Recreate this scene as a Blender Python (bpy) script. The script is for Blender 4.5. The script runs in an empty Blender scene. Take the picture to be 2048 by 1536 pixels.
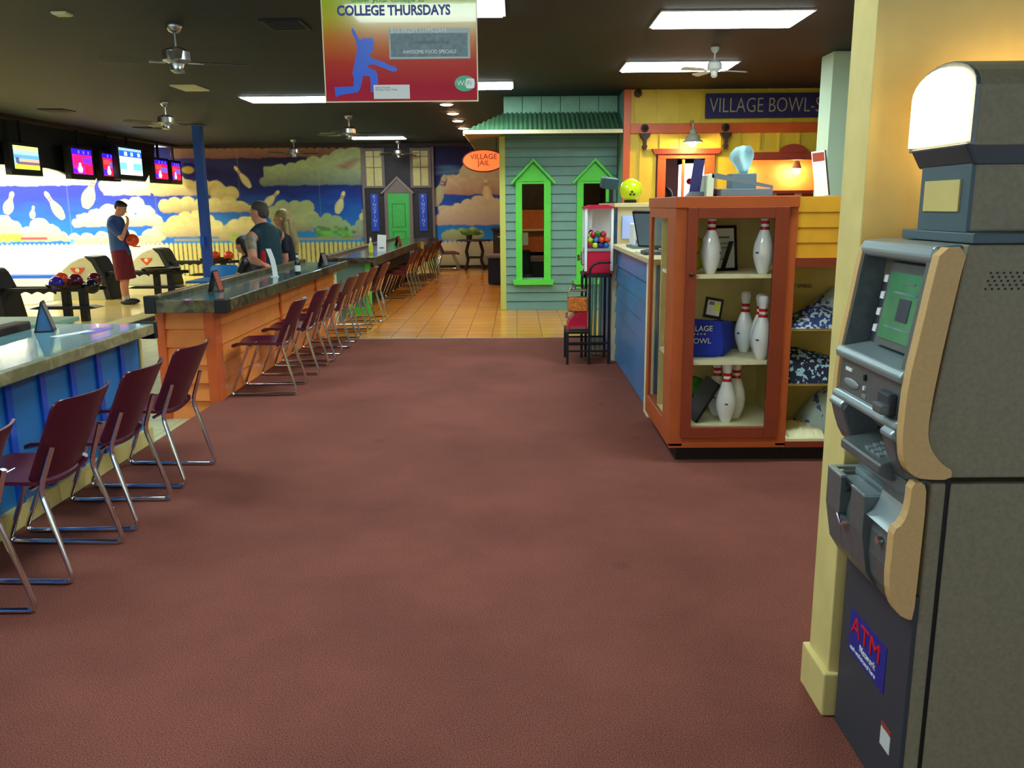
import bpy, bmesh, math, random
import numpy as np
from mathutils import Vector, Matrix, Euler
random.seed(7)
PI = math.pi
SC = bpy.context.scene
COL = SC.collection

# ------------------------------------------------------------------ camera
F_PX, CAM_H = 1700.0, 1.52
PITCH, YAW, ROLL = math.atan(356 / F_PX), math.atan(11 / F_PX), 0.008
fw = Vector((-math.sin(YAW) * math.cos(PITCH), math.cos(YAW) * math.cos(PITCH), -math.sin(PITCH)))
r0 = Vector((math.cos(YAW), math.sin(YAW), 0)); u0 = r0.cross(fw)
rt = r0 * math.cos(ROLL) - u0 * math.sin(ROLL); up = u0 * math.cos(ROLL) + r0 * math.sin(ROLL)
cam_d = bpy.data.cameras.new('camera'); cam = bpy.data.objects.new('camera', cam_d); COL.objects.link(cam)
cam_d.sensor_width = 36; cam_d.lens = 36 * F_PX / 2048; cam_d.clip_start = .02; cam_d.clip_end = 200
cam.matrix_world = Matrix(((rt.x, up.x, -fw.x, 0), (rt.y, up.y, -fw.y, 0), (rt.z, up.z, -fw.z, CAM_H), (0, 0, 0, 1)))
SC.camera = cam
# ------------------------------------------------------------------ world, exposure
SC.view_settings.view_transform = 'Standard'; SC.view_settings.look = 'None'
SC.view_settings.gamma = 1; SC.view_settings.use_curve_mapping = False
SC.view_settings.exposure = 1.05
W = bpy.data.worlds.new('world'); SC.world = W; W.use_nodes = True
W.node_tree.nodes['Background'].inputs[0].default_value = (.80, .92, 1.0, 1)
W.node_tree.nodes['Background'].inputs[1].default_value = .62
TROFFER = 11.0      # emission of the ceiling light panels
LANE = 54.0        # emission of the lane lights over the masking end
SPOT = 120.0        # recessed warm bulbs
# ------------------------------------------------------------------ materials
MATS = {}
def S(r, g, b):    # sRGB 0-255 -> linear
    return tuple(((c / 255) / 12.92 if c / 255 <= .04045 else ((c / 255 + .055) / 1.055) ** 2.4) for c in (r, g, b))
def mat(name, col, rough=.6, metal=0, noise=0, scale=8, emit=0, ecol=None, trans=0, bump=0, bscale=60, alpha=1, attr=None, coat=0, stretch=None, spec=.5, ior=1.45):
    m = bpy.data.materials.new(name); m.use_nodes = True; nt = m.node_tree; b = nt.nodes['Principled BSDF']
    b.inputs['Base Color'].default_value = (*col, 1); b.inputs['Roughness'].default_value = rough; b.inputs['Metallic'].default_value = metal
    b.inputs['Specular IOR Level'].default_value = spec; b.inputs['IOR'].default_value = ior
    b.inputs['Coat Weight'].default_value = coat
    if trans: b.inputs['Transmission Weight'].default_value = trans
    if alpha < 1: b.inputs['Alpha'].default_value = alpha
    if emit:
        b.inputs['Emission Color'].default_value = (*(ecol or col), 1); b.inputs['Emission Strength'].default_value = emit
    tc = nt.nodes.new('ShaderNodeTexCoord'); mp = nt.nodes.new('ShaderNodeMapping'); nt.links.new(tc.outputs['Object'], mp.inputs[0])
    if stretch: mp.inputs['Scale'].default_value = stretch
    if attr:
        a = nt.nodes.new('ShaderNodeAttribute'); a.attribute_name = attr; nt.links.new(a.outputs['Color'], b.inputs['Base Color'])
        if emit: nt.links.new(a.outputs['Color'], b.inputs['Emission Color'])
    if noise:
        n = nt.nodes.new('ShaderNodeTexNoise'); n.inputs['Scale'].default_value = scale; n.inputs['Detail'].default_value = 5
        nt.links.new(mp.outputs[0], n.inputs['Vector'])
        r = nt.nodes.new('ShaderNodeValToRGB'); r.color_ramp.elements[0].position = .3; r.color_ramp.elements[1].position = .7
        r.color_ramp.elements[0].color = (*[max(0, c * (1 - noise)) for c in col], 1)
        r.color_ramp.elements[1].color = (*[min(1, c * (1 + noise)) for c in col], 1)
        nt.links.new(n.outputs['Fac'], r.inputs[0]); nt.links.new(r.outputs[0], b.inputs['Base Color'])
    if bump:
        n2 = nt.nodes.new('ShaderNodeTexNoise'); n2.inputs['Scale'].default_value = bscale; nt.links.new(mp.outputs[0], n2.inputs['Vector'])
        bp = nt.nodes.new('ShaderNodeBump'); bp.inputs['Strength'].default_value = bump; bp.inputs['Distance'].default_value = .01
        nt.links.new(n2.outputs['Fac'], bp.inputs['Height']); nt.links.new(bp.outputs[0], b.inputs['Normal'])
    MATS[name] = m
    return m
M = MATS
mat('ceiling_dark', S(52, 50, 46), .75, noise=.5, scale=3, stretch=(.35, 3, 1))
mat('black', S(18, 18, 20), .5); mat('black_gloss', S(14, 14, 16), .25); mat('dark_brown', S(52, 34, 26), .5, noise=.3)
mat('chrome', (.82, .84, .88), .12, 1); mat('steel', (.55, .55, .55), .3, 1)
mat('maroon', S(88, 26, 46), .30, noise=.12, scale=20)
mat('orange_trim', S(214, 96, 40), .38, noise=.08, scale=5); mat('orange_siding', S(242, 142, 62), .4, noise=.08, scale=4)
mat('cab_orange', S(190, 92, 44), .45, noise=.08, scale=5); mat('cab_door', S(142, 58, 34), .45, noise=.1, scale=5)
mat('blue_siding', S(40, 122, 190), .4, noise=.12, scale=3); mat('blue_batten', S(24, 84, 200), .22)
mat('desk_blue', S(62, 124, 178), .28, noise=.22, scale=1.6); mat('navy_board', S(28, 60, 120), .4)  # desk_blue: broad tone noise stands in for reflections on the siding
mat('cream', S(232, 226, 180), .55, noise=.06); mat('desk_cream', S(204, 188, 140), .5); mat('cream_yellow', S(214, 196, 120), .55, noise=.1, scale=6)
mat('white', S(232, 236, 232), .5); mat('white_gloss', S(236, 238, 236), .2)
mat('pin_white', S(232, 236, 230), .12, coat=.6); mat('pin_red', S(200, 28, 34), .2); mat('pin_mark', S(30, 60, 90), .3)
mat('lime', S(96, 222, 72), .5, noise=.05); mat('sage', S(116, 156, 142), .55, noise=.08, scale=3); mat('sage_pale', S(140, 190, 160), .55, noise=.08)
mat('green_metal', S(66, 108, 74), .45, noise=.12); mat('yellow_wall', S(226, 196, 58), .5, noise=.06, scale=5); mat('yellow_siding', S(226, 164, 40), .5, noise=.07)
mat('post_yellow', S(198, 206, 100), .5); mat('glass', (1, 1, 1), .02, trans=1, ior=1.02, spec=.35)
mat('column_paint', S(226, 208, 132), .6, noise=.06, scale=9, bump=.25, bscale=18)
mat('column_teal', S(204, 232, 202), .6)
mat('atm_side', S(138, 132, 106), .5, noise=.12, scale=90); mat('atm_tan', S(216, 178, 116), .5, noise=.06, scale=90)
mat('atm_grey', S(104, 112, 112), .34, .35, noise=.1, scale=60); mat('atm_dark', S(60, 66, 74), .5); mat('atm_silver', S(150, 168, 170), .3, .4)
mat('atm_blue', S(70, 96, 104), .45); mat('atm_screen', S(34, 96, 66), .2, emit=.10, ecol=S(60, 170, 110), noise=.3, scale=9); mat('atm_lamp', S(255, 244, 205), .4, emit=6.5, ecol=(1, .76, .42))
mat('sticker_blue', S(28, 44, 150), .4); mat('red_ink', S(226, 24, 44), .4); mat('blue_ink', S(40, 56, 140), .4); mat('white_ink', S(236, 240, 240), .4)
mat('paper', S(222, 226, 222), .6); mat('paper_text', S(110, 112, 118), .6)
mat('wood_floor', S(214, 150, 70), .25, noise=.1)
mat('skin', S(206, 142, 112), .5, noise=.05); mat('skin_tattoo', S(150, 140, 118), .5, noise=.35, scale=14)
mat('hair_dark', S(34, 24, 20), .6); mat('hair_grey', S(72, 66, 60), .7, noise=.3, scale=60); mat('hair_blond', S(148, 128, 78), .45, noise=.3, scale=30, stretch=(1, 1, .1))
mat('shirt_blue', S(52, 84, 140), .8, noise=.08); mat('shorts_maroon', S(104, 18, 34), .8, noise=.15); mat('shirt_teal', S(24, 58, 68), .8, noise=.1); mat('cloth_red', S(190, 20, 36), .8)
mat('navy', S(22, 26, 46), .8); mat('shoe', S(40, 38, 40), .6); mat('shoe_white', S(190, 190, 180), .6)
mat('ball_orange', S(235, 80, 30), .2); mat('ball_maroon', S(90, 20, 40), .2); mat('ball_lime', S(206, 226, 30), .15, noise=.08); mat('ball_black', S(24, 24, 28), .2); mat('ball_purple', S(60, 40, 160), .2); mat('ball_green', S(50, 140, 40), .2)
mat('troffer', (1, 1, 1), .5, emit=TROFFER, ecol=(.80, .97, 1.0)); mat('lane_lamp', (1, 1, 1), .5, emit=LANE, ecol=(1, .97, .72)); mat('spot_lamp', (1, 1, 1), .5, emit=SPOT, ecol=(1, .55, .26))
mat('bulb', (1, 1, 1), .5, emit=170, ecol=(1, .66, .3)); mat('hood_cream', S(206, 204, 168), .4, noise=.05)
mat('teal_plastic', S(30, 110, 170), .4); mat('grey_green', S(120, 152, 140), .5); mat('red_machine', S(196, 20, 54), .3); mat('navy_sign', S(38, 36, 92), .6, noise=.2, scale=9); mat('sign_letter', S(176, 168, 140), .6)
mat('metal_grey', S(160, 158, 140), .5, .1); mat('rust_red', S(164, 66, 48), .55, noise=.1); mat('warm_orange', S(222, 120, 60), .6, noise=.1)
mat('candy', S(230, 120, 40), .4, noise=.5, scale=60); mat('mural_dark', S(44, 40, 46), .6, noise=.15); mat('taupe', S(118, 104, 100), .6); mat('pane_yellow', S(196, 184, 120), .5, noise=.1)
mat('door_green', S(70, 176, 84), .5, noise=.06); mat('door_groove', S(36, 110, 50), .6); mat('blue_sign', S(40, 72, 184), .5, noise=.1); mat('glow_lilac', S(176, 196, 255), .5)
mat('oval_orange', S(255, 128, 62), .5, emit=.55, ecol=S(255, 110, 50)); mat('oval_edge', S(120, 50, 10), .5); mat('oval_letter', S(150, 50, 14), .5)
mat('clothblue', S(36, 66, 140), .8, noise=.2); mat('bag_blue', S(20, 50, 180), .7, noise=.1, scale=5)
mat('tissue', S(170, 214, 220), .8); mat('slate', S(104, 124, 134), .5); mat('dark_teal', S(44, 70, 80), .4); mat('blade', S(70, 62, 50), .5); mat('lime_dark', S(70, 190, 60), .5)

def brick_mat(name, c1, c2, mortar, sx, sy, rough, off=.5):
    m = bpy.data.materials.new(name); m.use_nodes = True; nt = m.node_tree; b = nt.nodes['Principled BSDF']
    tc = nt.nodes.new('ShaderNodeTexCoord'); br = nt.nodes.new('ShaderNodeTexBrick'); br.offset = off
    br.inputs['Scale'].default_value = 1; br.inputs['Brick Width'].default_value = sx; br.inputs['Row Height'].default_value = sy
    br.inputs['Mortar Size'].default_value = .006; br.inputs['Color1'].default_value = (*c1, 1); br.inputs['Color2'].default_value = (*c2, 1); br.inputs['Mortar'].default_value = (*mortar, 1)
    nt.links.new(tc.outputs['Object'], br.inputs['Vector']); nt.links.new(br.outputs['Color'], b.inputs['Base Color']); b.inputs['Roughness'].default_value = rough
    MATS[name] = m
brick_mat('tile_floor', S(214, 146, 56), S(204, 134, 50), S(170, 104, 38), .30, .30, .20, 0)
brick_mat('lane_wood', S(240, 214, 130), S(232, 204, 120), S(200, 170, 90), 2.0, .08, .15)
brick_mat('pale_tile', S(196, 204, 160), S(188, 198, 152), S(150, 160, 120), .30, .30, .3, 0)
brick_mat('ceil_tile', S(19, 28, 42), S(15, 22, 34), S(9, 12, 18), 1.22, .30, .7)
m = mat('carpet', S(112, 62, 50), .95)
nt = m.node_tree; b = nt.nodes['Principled BSDF']; b.inputs['Specular IOR Level'].default_value = .1
n1 = nt.nodes.new('ShaderNodeTexNoise'); n1.inputs['Scale'].default_value = 260; n1.inputs['Detail'].default_value = 3
n2 = nt.nodes.new('ShaderNodeTexNoise'); n2.inputs['Scale'].default_value = 1.1; n2.inputs['Detail'].default_value = 6; n2.inputs['Roughness'].default_value = .6
n3 = nt.nodes.new('ShaderNodeTexVoronoi'); n3.inputs['Scale'].default_value = 1.7
tc = nt.nodes.new('ShaderNodeTexCoord')
for n in (n1, n2, n3): nt.links.new(tc.outputs['Object'], n.inputs['Vector'])
ra = nt.nodes.new('ShaderNodeValToRGB'); ra.color_ramp.elements[0].position = .35; ra.color_ramp.elements[1].position = .68
ra.color_ramp.elements[0].color = (*S(92, 50, 43), 1); ra.color_ramp.elements[1].color = (*S(160, 98, 82), 1)
rb = nt.nodes.new('ShaderNodeValToRGB'); rb.color_ramp.elements[0].position = .3; rb.color_ramp.elements[1].position = .6; rb.color_ramp.elements[0].color = (.72, .72, .74, 1)
rc = nt.nodes.new('ShaderNodeValToRGB'); rc.color_ramp.elements[0].position = .02; rc.color_ramp.elements[1].position = .10; rc.color_ramp.elements[0].color = (.62, .62, .64, 1)
mx = nt.nodes.new('ShaderNodeMixRGB'); mx.blend_type = 'MULTIPLY'; mx.inputs[0].default_value = 1
mx2 = nt.nodes.new('ShaderNodeMixRGB'); mx2.blend_type = 'MULTIPLY'; mx2.inputs[0].default_value = .5
nt.links.new(n1.outputs['Fac'], ra.inputs[0]); nt.links.new(n2.outputs['Fac'], rb.inputs[0]); nt.links.new(n3.outputs['Distance'], rc.inputs[0])
nt.links.new(ra.outputs[0], mx.inputs[1]); nt.links.new(rb.outputs[0], mx.inputs[2]); nt.links.new(mx.outputs[0], mx2.inputs[1]); nt.links.new(rc.outputs[0], mx2.inputs[2]); nt.links.new(mx2.outputs[0], b.inputs['Base Color'])
bp = nt.nodes.new('ShaderNodeBump'); bp.inputs['Strength'].default_value = .35; bp.inputs['Distance'].default_value = .003; nt.links.new(n1.outputs['Fac'], bp.inputs['Height']); nt.links.new(bp.outputs[0], b.inputs['Normal'])
def marble(name, c1, c2, rough):
    m = mat(name, c1, rough, coat=.3); nt = m.node_tree; b = nt.nodes['Principled BSDF']
    tc = nt.nodes.new('ShaderNodeTexCoord'); n = nt.nodes.new('ShaderNodeTexNoise'); n.inputs['Scale'].default_value = 9; n.inputs['Detail'].default_value = 8; n.inputs['Distortion'].default_value = 1.2
    r = nt.nodes.new('ShaderNodeValToRGB'); r.color_ramp.elements[0].position = .42; r.color_ramp.elements[1].position = .66
    r.color_ramp.elements[0].color = (*c1, 1); r.color_ramp.elements[1].color = (*c2, 1)
    nt.links.new(tc.outputs['Object'], n.inputs['Vector']); nt.links.new(n.outputs['Fac'], r.inputs[0]); nt.links.new(r.outputs[0], b.inputs['Base Color'])
marble('top_green', S(44, 84, 88), S(78, 124, 124), .14); marble('edge_green', S(46, 44, 28), S(104, 96, 62), .3)
marble('top_pale', S(88, 134, 142), S(118, 166, 168), .16); marble('edge_pale', S(124, 122, 84), S(168, 160, 122), .3)
marble('top_brown', S(54, 48, 40), S(96, 90, 74), .18)

# ------------------------------------------------------------------ mesh builder
class MB:
    def __init__(s): s.v = []; s.f = []; s.mi = []; s.cur = 0
    def add(s, vs, fs):
        o = len(s.v); s.v += [tuple(v) for v in vs]; s.f += [tuple(i + o for i in f) for f in fs]; s.mi += [s.cur] * len(fs); return s
    def m(s, i): s.cur = i; return s
    def box(s, x0, x1, y0, y1, z0, z1):
        x0, x1 = sorted((x0, x1)); y0, y1 = sorted((y0, y1)); z0, z1 = sorted((z0, z1))
        return s.add([(x0, y0, z0), (x1, y0, z0), (x1, y1, z0), (x0, y1, z0), (x0, y0, z1), (x1, y0, z1), (x1, y1, z1), (x0, y1, z1)],
                     [(0, 3, 2, 1), (4, 5, 6, 7), (0, 1, 5, 4), (1, 2, 6, 5), (2, 3, 7, 6), (3, 0, 4, 7)])
    def prism(s, pts, axis, a0, a1):   # polygon in the plane across `axis`, extruded from a0 to a1 (concave allowed)
        if axis == 'y': P = lambda p, a: (p[0], a, p[1])
        elif axis == 'x': P = lambda p, a: (a, p[0], p[1])
        else: P = lambda p, a: (p[0], p[1], a)
        n = len(pts); vs = [P(p, a0) for p in pts] + [P(p, a1) for p in pts]
        from mathutils.geometry import tessellate_polygon
        tri = tessellate_polygon([[Vector((p[0], p[1], 0)) for p in pts]])
        fs = [tuple(t) for t in tri] + [tuple(i + n for i in reversed(t)) for t in tri]
        fs += [(i, (i + 1) % n, (i + 1) % n + n, i + n) for i in range(n)]
        return s.add(vs, fs)
    def tube(s, path, r, n=8, closed=False):
        path = [Vector(p) for p in path]; k = len(path); rings = []; prev = None
        for i, p in enumerate(path):
            if closed: t = (path[(i + 1) % k] - path[i - 1])
            else: t = (path[min(i + 1, k - 1)] - path[max(i - 1, 0)])
            t.normalize()
            if prev is None:
                a = Vector((0, 0, 1)) if abs(t.z) < .9 else Vector((1, 0, 0)); nrm = t.cross(a).normalized()
            else: nrm = (prev - t * prev.dot(t)).normalized()
            prev = nrm; bn = t.cross(nrm); rr = r[i] if isinstance(r, (list, tuple)) else r
            rings.append([p + (nrm * math.cos(2 * PI * j / n) + bn * math.sin(2 * PI * j / n)) * rr for j in range(n)])
        vs = [v for rg in rings for v in rg]; fs = []
        for i in range(k if closed else k - 1):
            a, b2 = i * n, ((i + 1) % k) * n
            fs += [(a + j, a + (j + 1) % n, b2 + (j + 1) % n, b2 + j) for j in range(n)]
        if not closed: fs += [tuple(reversed(range(n))), tuple(range((k - 1) * n, k * n))]
        return s.add(vs, fs)
    def lathe(s, prof, c=(0, 0, 0), n=20, mats=None, ax='z'):
        vs = []; fs = []; mi = []
        for r, z in prof:
            for j in range(n):
                a = 2 * PI * j / n; q = (r * math.cos(a), r * math.sin(a), z)
                if ax == 'y': q = (q[0], q[2], q[1])
                if ax == 'x': q = (q[2], q[0], q[1])
                vs.append((c[0] + q[0], c[1] + q[1], c[2] + q[2]))
        for i in range(len(prof) - 1):
            fs += [(i * n + j, i * n + (j + 1) % n, (i + 1) * n + (j + 1) % n, (i + 1) * n + j) for j in range(n)]; mi += [mats[i] if mats else s.cur] * n
        fs += [tuple(reversed(range(n))), tuple(range((len(prof) - 1) * n, len(prof) * n))]; mi += [mi[0], mi[-1]]
        o = len(s.v); s.v += vs; s.f += [tuple(i + o for i in f) for f in fs]; s.mi += mi; return s
    def ball(s, c, r, n=16, k=10):
        r = r if isinstance(r, (tuple, list)) else (r, r, r)
        vs = [(c[0], c[1], c[2] - r[2])]
        for i in range(1, k):
            t = PI * i / k
            for j in range(n):
                a = 2 * PI * j / n; vs.append((c[0] + r[0] * math.sin(t) * math.cos(a), c[1] + r[1] * math.sin(t) * math.sin(a), c[2] - r[2] * math.cos(t)))
        vs.append((c[0], c[1], c[2] + r[2])); fs = []
        for j in range(n): fs.append((0, 1 + (j + 1) % n, 1 + j))
        for i in range(k - 2):
            a, b2 = 1 + i * n, 1 + (i + 1) * n
            fs += [(a + j, a + (j + 1) % n, b2 + (j + 1) % n, b2 + j) for j in range(n)]
        a = 1 + (k - 2) * n
        for j in range(n): fs.append((a + j, a + (j + 1) % n, len(vs) - 1))
        return s.add(vs, fs)
    def cap(s, p0, p1, ra, rb, n=12):   # tapered limb with round ends
        p0, p1 = Vector(p0), Vector(p1); s.ball(p0, ra, n, 8); s.ball(p1, rb, n, 8); return s.tube([p0, p1], [ra, rb], n)
    def xf(s, mtx, start=0):
        for i in range(start, len(s.v)): s.v[i] = tuple(mtx @ Vector(s.v[i]))
        return s
def link(o, parent=None):
    COL.objects.link(o)
    if parent is not None: o.parent = parent
    return o
def obj(name, mb, mats, parent=None, smooth=False, bev=0, world=True, recalc=True):
    me = bpy.data.meshes.new(name); vs = mb.v
    if parent is not None and world:
        L = parent.location
        if parent.parent is not None: L = L + parent.parent.location
        vs = [(x - L.x, y - L.y, z - L.z) for x, y, z in vs]
    me.from_pydata(vs, [], mb.f)
    for mm in (mats if isinstance(mats, (list, tuple)) else [mats]): me.materials.append(M[mm] if isinstance(mm, str) else mm)
    me.polygons.foreach_set('material_index', mb.mi)
    if recalc:
        bm = bmesh.new(); bm.from_mesh(me); bmesh.ops.recalc_face_normals(bm, faces=bm.faces[:]); bm.to_mesh(me); bm.free()
    if smooth:
        me.polygons.foreach_set('use_smooth', [True] * len(me.polygons))
        me.set_sharp_from_angle(angle=math.radians(45))
    o = bpy.data.objects.new(name, me); link(o, parent)
    if bev:
        md = o.modifiers.new('bevel', 'BEVEL'); md.width = bev; md.segments = 2; md.limit_method = 'ANGLE'; md.angle_limit = math.radians(40)
    return o
def tag(o, label, cat, group=None, kind=None):
    o['label'] = label; o['category'] = cat
    if group: o['group'] = group
    if kind: o['kind'] = kind
    return o
def thing(name, label, cat, loc=(0, 0, 0), rz=0, group=None):
    o = bpy.data.objects.new(name, None); o.empty_display_size = .1; link(o); o.location = loc; o.rotation_euler = (0, 0, rz)
    return tag(o, label, cat, group)
def single(name, mb, mats, label, cat, loc=(0, 0, 0), group=None, **k):
    off = Vector(loc); mb.v = [(x - off.x, y - off.y, z - off.z) for x, y, z in mb.v]
    o = obj(name, mb, mats, **k); o.location = loc; return tag(o, label, cat, group)
def struct(name, mb, mats, **k):
    o = obj(name, mb, mats, **k); o['kind'] = 'structure'; return o
def dup(root, loc, rz=0, label=None, group=None):
    r = root.copy(); COL.objects.link(r); r.location = loc; r.rotation_euler = (0, 0, rz)
    if label: r['label'] = label
    if group: r['group'] = group
    for ch in list(root.children):
        c = ch.copy(); COL.objects.link(c); c.parent = r
        for g in ch.children:
            d = g.copy(); COL.objects.link(d); d.parent = c
    return r
def text(name, body, size, loc, rot, m, parent=None, ext=.002, wscale=1, align='LEFT', spacing=1, shear=0, bold=0):
    cu = bpy.data.curves.new(name, 'FONT'); cu.body = body; cu.size = size; cu.extrude = ext; cu.align_x = align; cu.space_character = spacing; cu.shear = shear
    cu.space_line = .85; cu.offset = bold; cu.resolution_u = 3
    t = bpy.data.objects.new(name, cu); COL.objects.link(t); bpy.context.view_layer.update()
    me = bpy.data.meshes.new_from_object(t.evaluated_get(bpy.context.evaluated_depsgraph_get())); bpy.data.objects.remove(t)
    mt = Matrix.Translation(Vector(loc)) @ Euler(rot).to_matrix().to_4x4() @ Matrix.Diagonal((wscale, 1, 1, 1))
    if parent is not None: mt = Matrix.Translation(-parent.location) @ mt
    me.transform(mt); me.materials.clear(); me.materials.append(M[m]); me.name = name
    return link(bpy.data.objects.new(name, me), parent)
FACE = (PI / 2, 0, 0)            # text facing the camera side (-y)
FACE_L = (PI / 2, 0, -PI / 2)    # text on a surface facing -x
def remesh(name, mb, m, parent, voxel=.012, world=False):
    o = obj(name, mb, m, parent, world=world); md = o.modifiers.new('r', 'REMESH'); md.mode = 'VOXEL'; md.voxel_size = voxel; md.use_smooth_shade = True
    s2 = o.modifiers.new('s', 'SMOOTH'); s2.factor = .5; s2.iterations = 3
    bpy.context.view_layer.update()
    me = bpy.data.meshes.new_from_object(o.evaluated_get(bpy.context.evaluated_depsgraph_get()))
    o.modifiers.clear(); o.data = me; me.materials.clear(); me.materials.append(M[m]); me.name = name
    return o

def chaikin(p, n=2):
    for _ in range(n):
        q = []
        for i in range(len(p)):
            a, b = p[i], p[(i + 1) % len(p)]; q += [(a[0] * .75 + b[0] * .25, a[1] * .75 + b[1] * .25), (a[0] * .25 + b[0] * .75, a[1] * .25 + b[1] * .75)]
        p = q
    return p
# ================================================================== SETTING
CZ = 3.05      # ceiling height
LOW = -.14     # the bowlers' area lies one step lower
EDGE = -2.42   # carpet platform edge
b = MB().box(EDGE, 6.5, -5, 9.9, -.14, 0); struct('floor', b, 'carpet')
b = MB().box(-2.42, 6.5, 9.9, 21.6, -.14, -.002); struct('floor_tiled_corridor', b, 'tile_floor')
b = MB().box(-20, EDGE, -5, 21.6, -.30, LOW); struct('floor_bowling_area', b, 'pale_tile')
b = MB().box(-8.3, -5.9, 8, 21.55, LOW, LOW + .004); struct('floor_approach', b, 'lane_wood')
struct('trim_1', MB().box(-2.0, .96, 9.885, 9.915, -.001, .006), 'metal_grey')
struct('ceiling', MB().box(-20, 6.5, -5, 21.7, CZ, CZ + .1), 'ceil_tile')
struct('wall_right', MB().box(6.4, 6.5, 2.4, 21.6, 0, CZ), 'cream')
struct('wall_left', MB().box(-20.1, -20, -5, 21.6, -.3, CZ), 'black')
# wall end beside the cash machine: a thick painted wall with a wide skirting
struct('wall_front', MB().box(.93, 6.5, 2.335, 2.50, 0, CZ), 'column_paint', bev=.004)
struct('baseboard_front', MB().box(.913, 6.5, 2.318, 2.517, 0, .14), 'column_paint', bev=.006)
# back wall with the painted sky (vertex painted artwork)
YB = 21.6
def P2(px, py):     # a point of the painting, in metres on the wall
    d = fw + rt * ((px - 1024) / F_PX) - up * ((py - 768) / F_PX); t = YB / d.y
    return d.x * t, CAM_H + d.z * t
px_m = YB / F_PX * 1.0
x0, x1, z0, z1, st = -15.5, -.2, LOW, 3.0, .012
NX, NZ = int((x1 - x0) / st), int((z1 - z0) / st)
xs = np.linspace(x0, x1, NX + 1); zs = np.linspace(z0, z1, NZ + 1); GX, GZ = np.meshgrid(xs, zs)
rng = np.random.RandomState(3)
def vnoise(sx, sz, seed):
    r = np.random.RandomState(seed); n = r.rand(400, 400); u = (GX - x0) / sx; v = (GZ - z0) / sz
    i, j = u.astype(int) % 398, v.astype(int) % 398; fu, fv = u - u.astype(int), v - v.astype(int); fu = fu * fu * (3 - 2 * fu); fv = fv * fv * (3 - 2 * fv)
    return (n[j, i] * (1 - fu) + n[j, i + 1] * fu) * (1 - fv) + (n[j + 1, i] * (1 - fu) + n[j + 1, i + 1] * fu) * fv
N1 = vnoise(.5, .12, 1); N2 = vnoise(.09, .07, 2); N3 = vnoise(.25, .18, 3)
def ramp(t, stops):
    out = np.zeros(t.shape + (3,)); cs = [np.array(S(*c)) for _, c in stops]; ps = [p for p, _ in stops]
    for k in range(3): out[..., k] = np.interp(t, ps, [c[k] for c in cs])
    return out
sky_r = ramp(GZ + (N1 - .5) * .3, [(.6, (40, 140, 200)), (1.0, (30, 120, 196)), (1.5, (22, 84, 176)), (1.9, (18, 50, 140)), (2.3, (20, 24, 92)), (2.9, (16, 10, 60))])
sky_l = ramp(GZ + (N1 - .5) * .2, [(.9, (12, 104, 206)), (1.3, (12, 84, 200)), (1.8, (24, 44, 168)), (2.6, (30, 30, 150))])
w = np.clip((GX + 9.0) / 1.2, 0, 1)[..., None]; colr = sky_l * (1 - w) + sky_r * w
def blend(mask, c):
    global colr
    mm = mask[..., None] if mask.ndim == 2 else mask
    colr = colr * (1 - mm) + (np.array(S(*c)) if isinstance(c, tuple) else c) * mm
def sm(d, e=.016):
    e = max(e, .016)
    return np.clip(.5 - d / (2 * e), 0, 1)
def cloud(bumps, ybase, col=(214, 206, 132), sh=(150, 120, 112), x_=None, depth=20):
    """bumps: circles (x, y, r) in painting units; flat underside at ybase"""
    d = np.full(GX.shape, 9.); shade = np.zeros(GX.shape)
    for cx, cy, r in bumps:
        X, Z = P2(cx, cy); R = r * px_m * 1.02; dd = np.hypot(GX - X, (GZ - Z) * 1.08) - R
        inner = np.clip((GZ - Z + R) / (2 * R), 0, 1); shade = np.where(dd < np.minimum(d, 0) + .02, inner, shade); d = np.minimum(d, dd)
    zb = P2(np.mean([q[0] for q in bumps]), ybase)[1]
    xa = min(P2(q[0] - q[2], ybase)[0] for q in bumps); xb = max(P2(q[0] + q[2], ybase)[0] for q in bumps)
    body = np.maximum(np.maximum(xa + .12 - GX, GX - xb + .12), np.maximum(zb - GZ, GZ - P2(0, np.mean([q[1] for q in bumps]))[1]))
    d = np.minimum(d, body); d = np.maximum(d, zb - GZ + (N3 - .5) * .05)
    hgt = np.clip((GZ - zb) / (depth * px_m), 0, 1)
    tone = np.clip(.35 + .65 * hgt, 0, 1) * (.86 + .28 * N2) * (.8 + .2 * shade)
    cc = np.array(S(*sh)) * (1 - tone[..., None]) + np.array(S(*col)) * tone[..., None]
    blend(sm(d + (N2 - .5) * .03), cc)
CL = (222, 212, 140); CG = (176, 190, 132); CP = (226, 200, 150)  # CG: greenish light on the right side put into the cloud colour
cloud([(x, 345, 18) for x in range(-40, 190, 22)], 372, (236, 226, 150), (90, 130, 190), depth=26)
cloud([(215, 372, 16), (240, 372, 18), (265, 362, 18), (290, 368, 20)], 391, (240, 236, 190))
cloud([(320, 372, 22), (348, 366, 22), (375, 376, 18), (405, 380, 22), (430, 378, 18)], 391, CL)
cloud([(440, 388, 18), (462, 388, 15)], 406, CL)
cloud([(155, 447, 10), (172, 440, 14), (192, 434, 16), (218, 428, 20), (250, 418, 20), (272, 410, 16), (292, 428, 18), (312, 444, 14)], 453, (240, 238, 200))
cloud([(330, 412, 13), (350, 408, 14), (375, 407, 15), (402, 410, 14), (430, 410, 16), (458, 408, 16), (482, 414, 13), (500, 418, 8)], 425, CL, (140, 106, 90))
cloud([(-20, 450, 22), (8, 448, 18), (28, 456, 15)], 483, (236, 230, 160)); cloud([(55, 468, 14), (80, 456, 20), (104, 466, 17), (125, 476, 12)], 483, (236, 226, 170))
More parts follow.
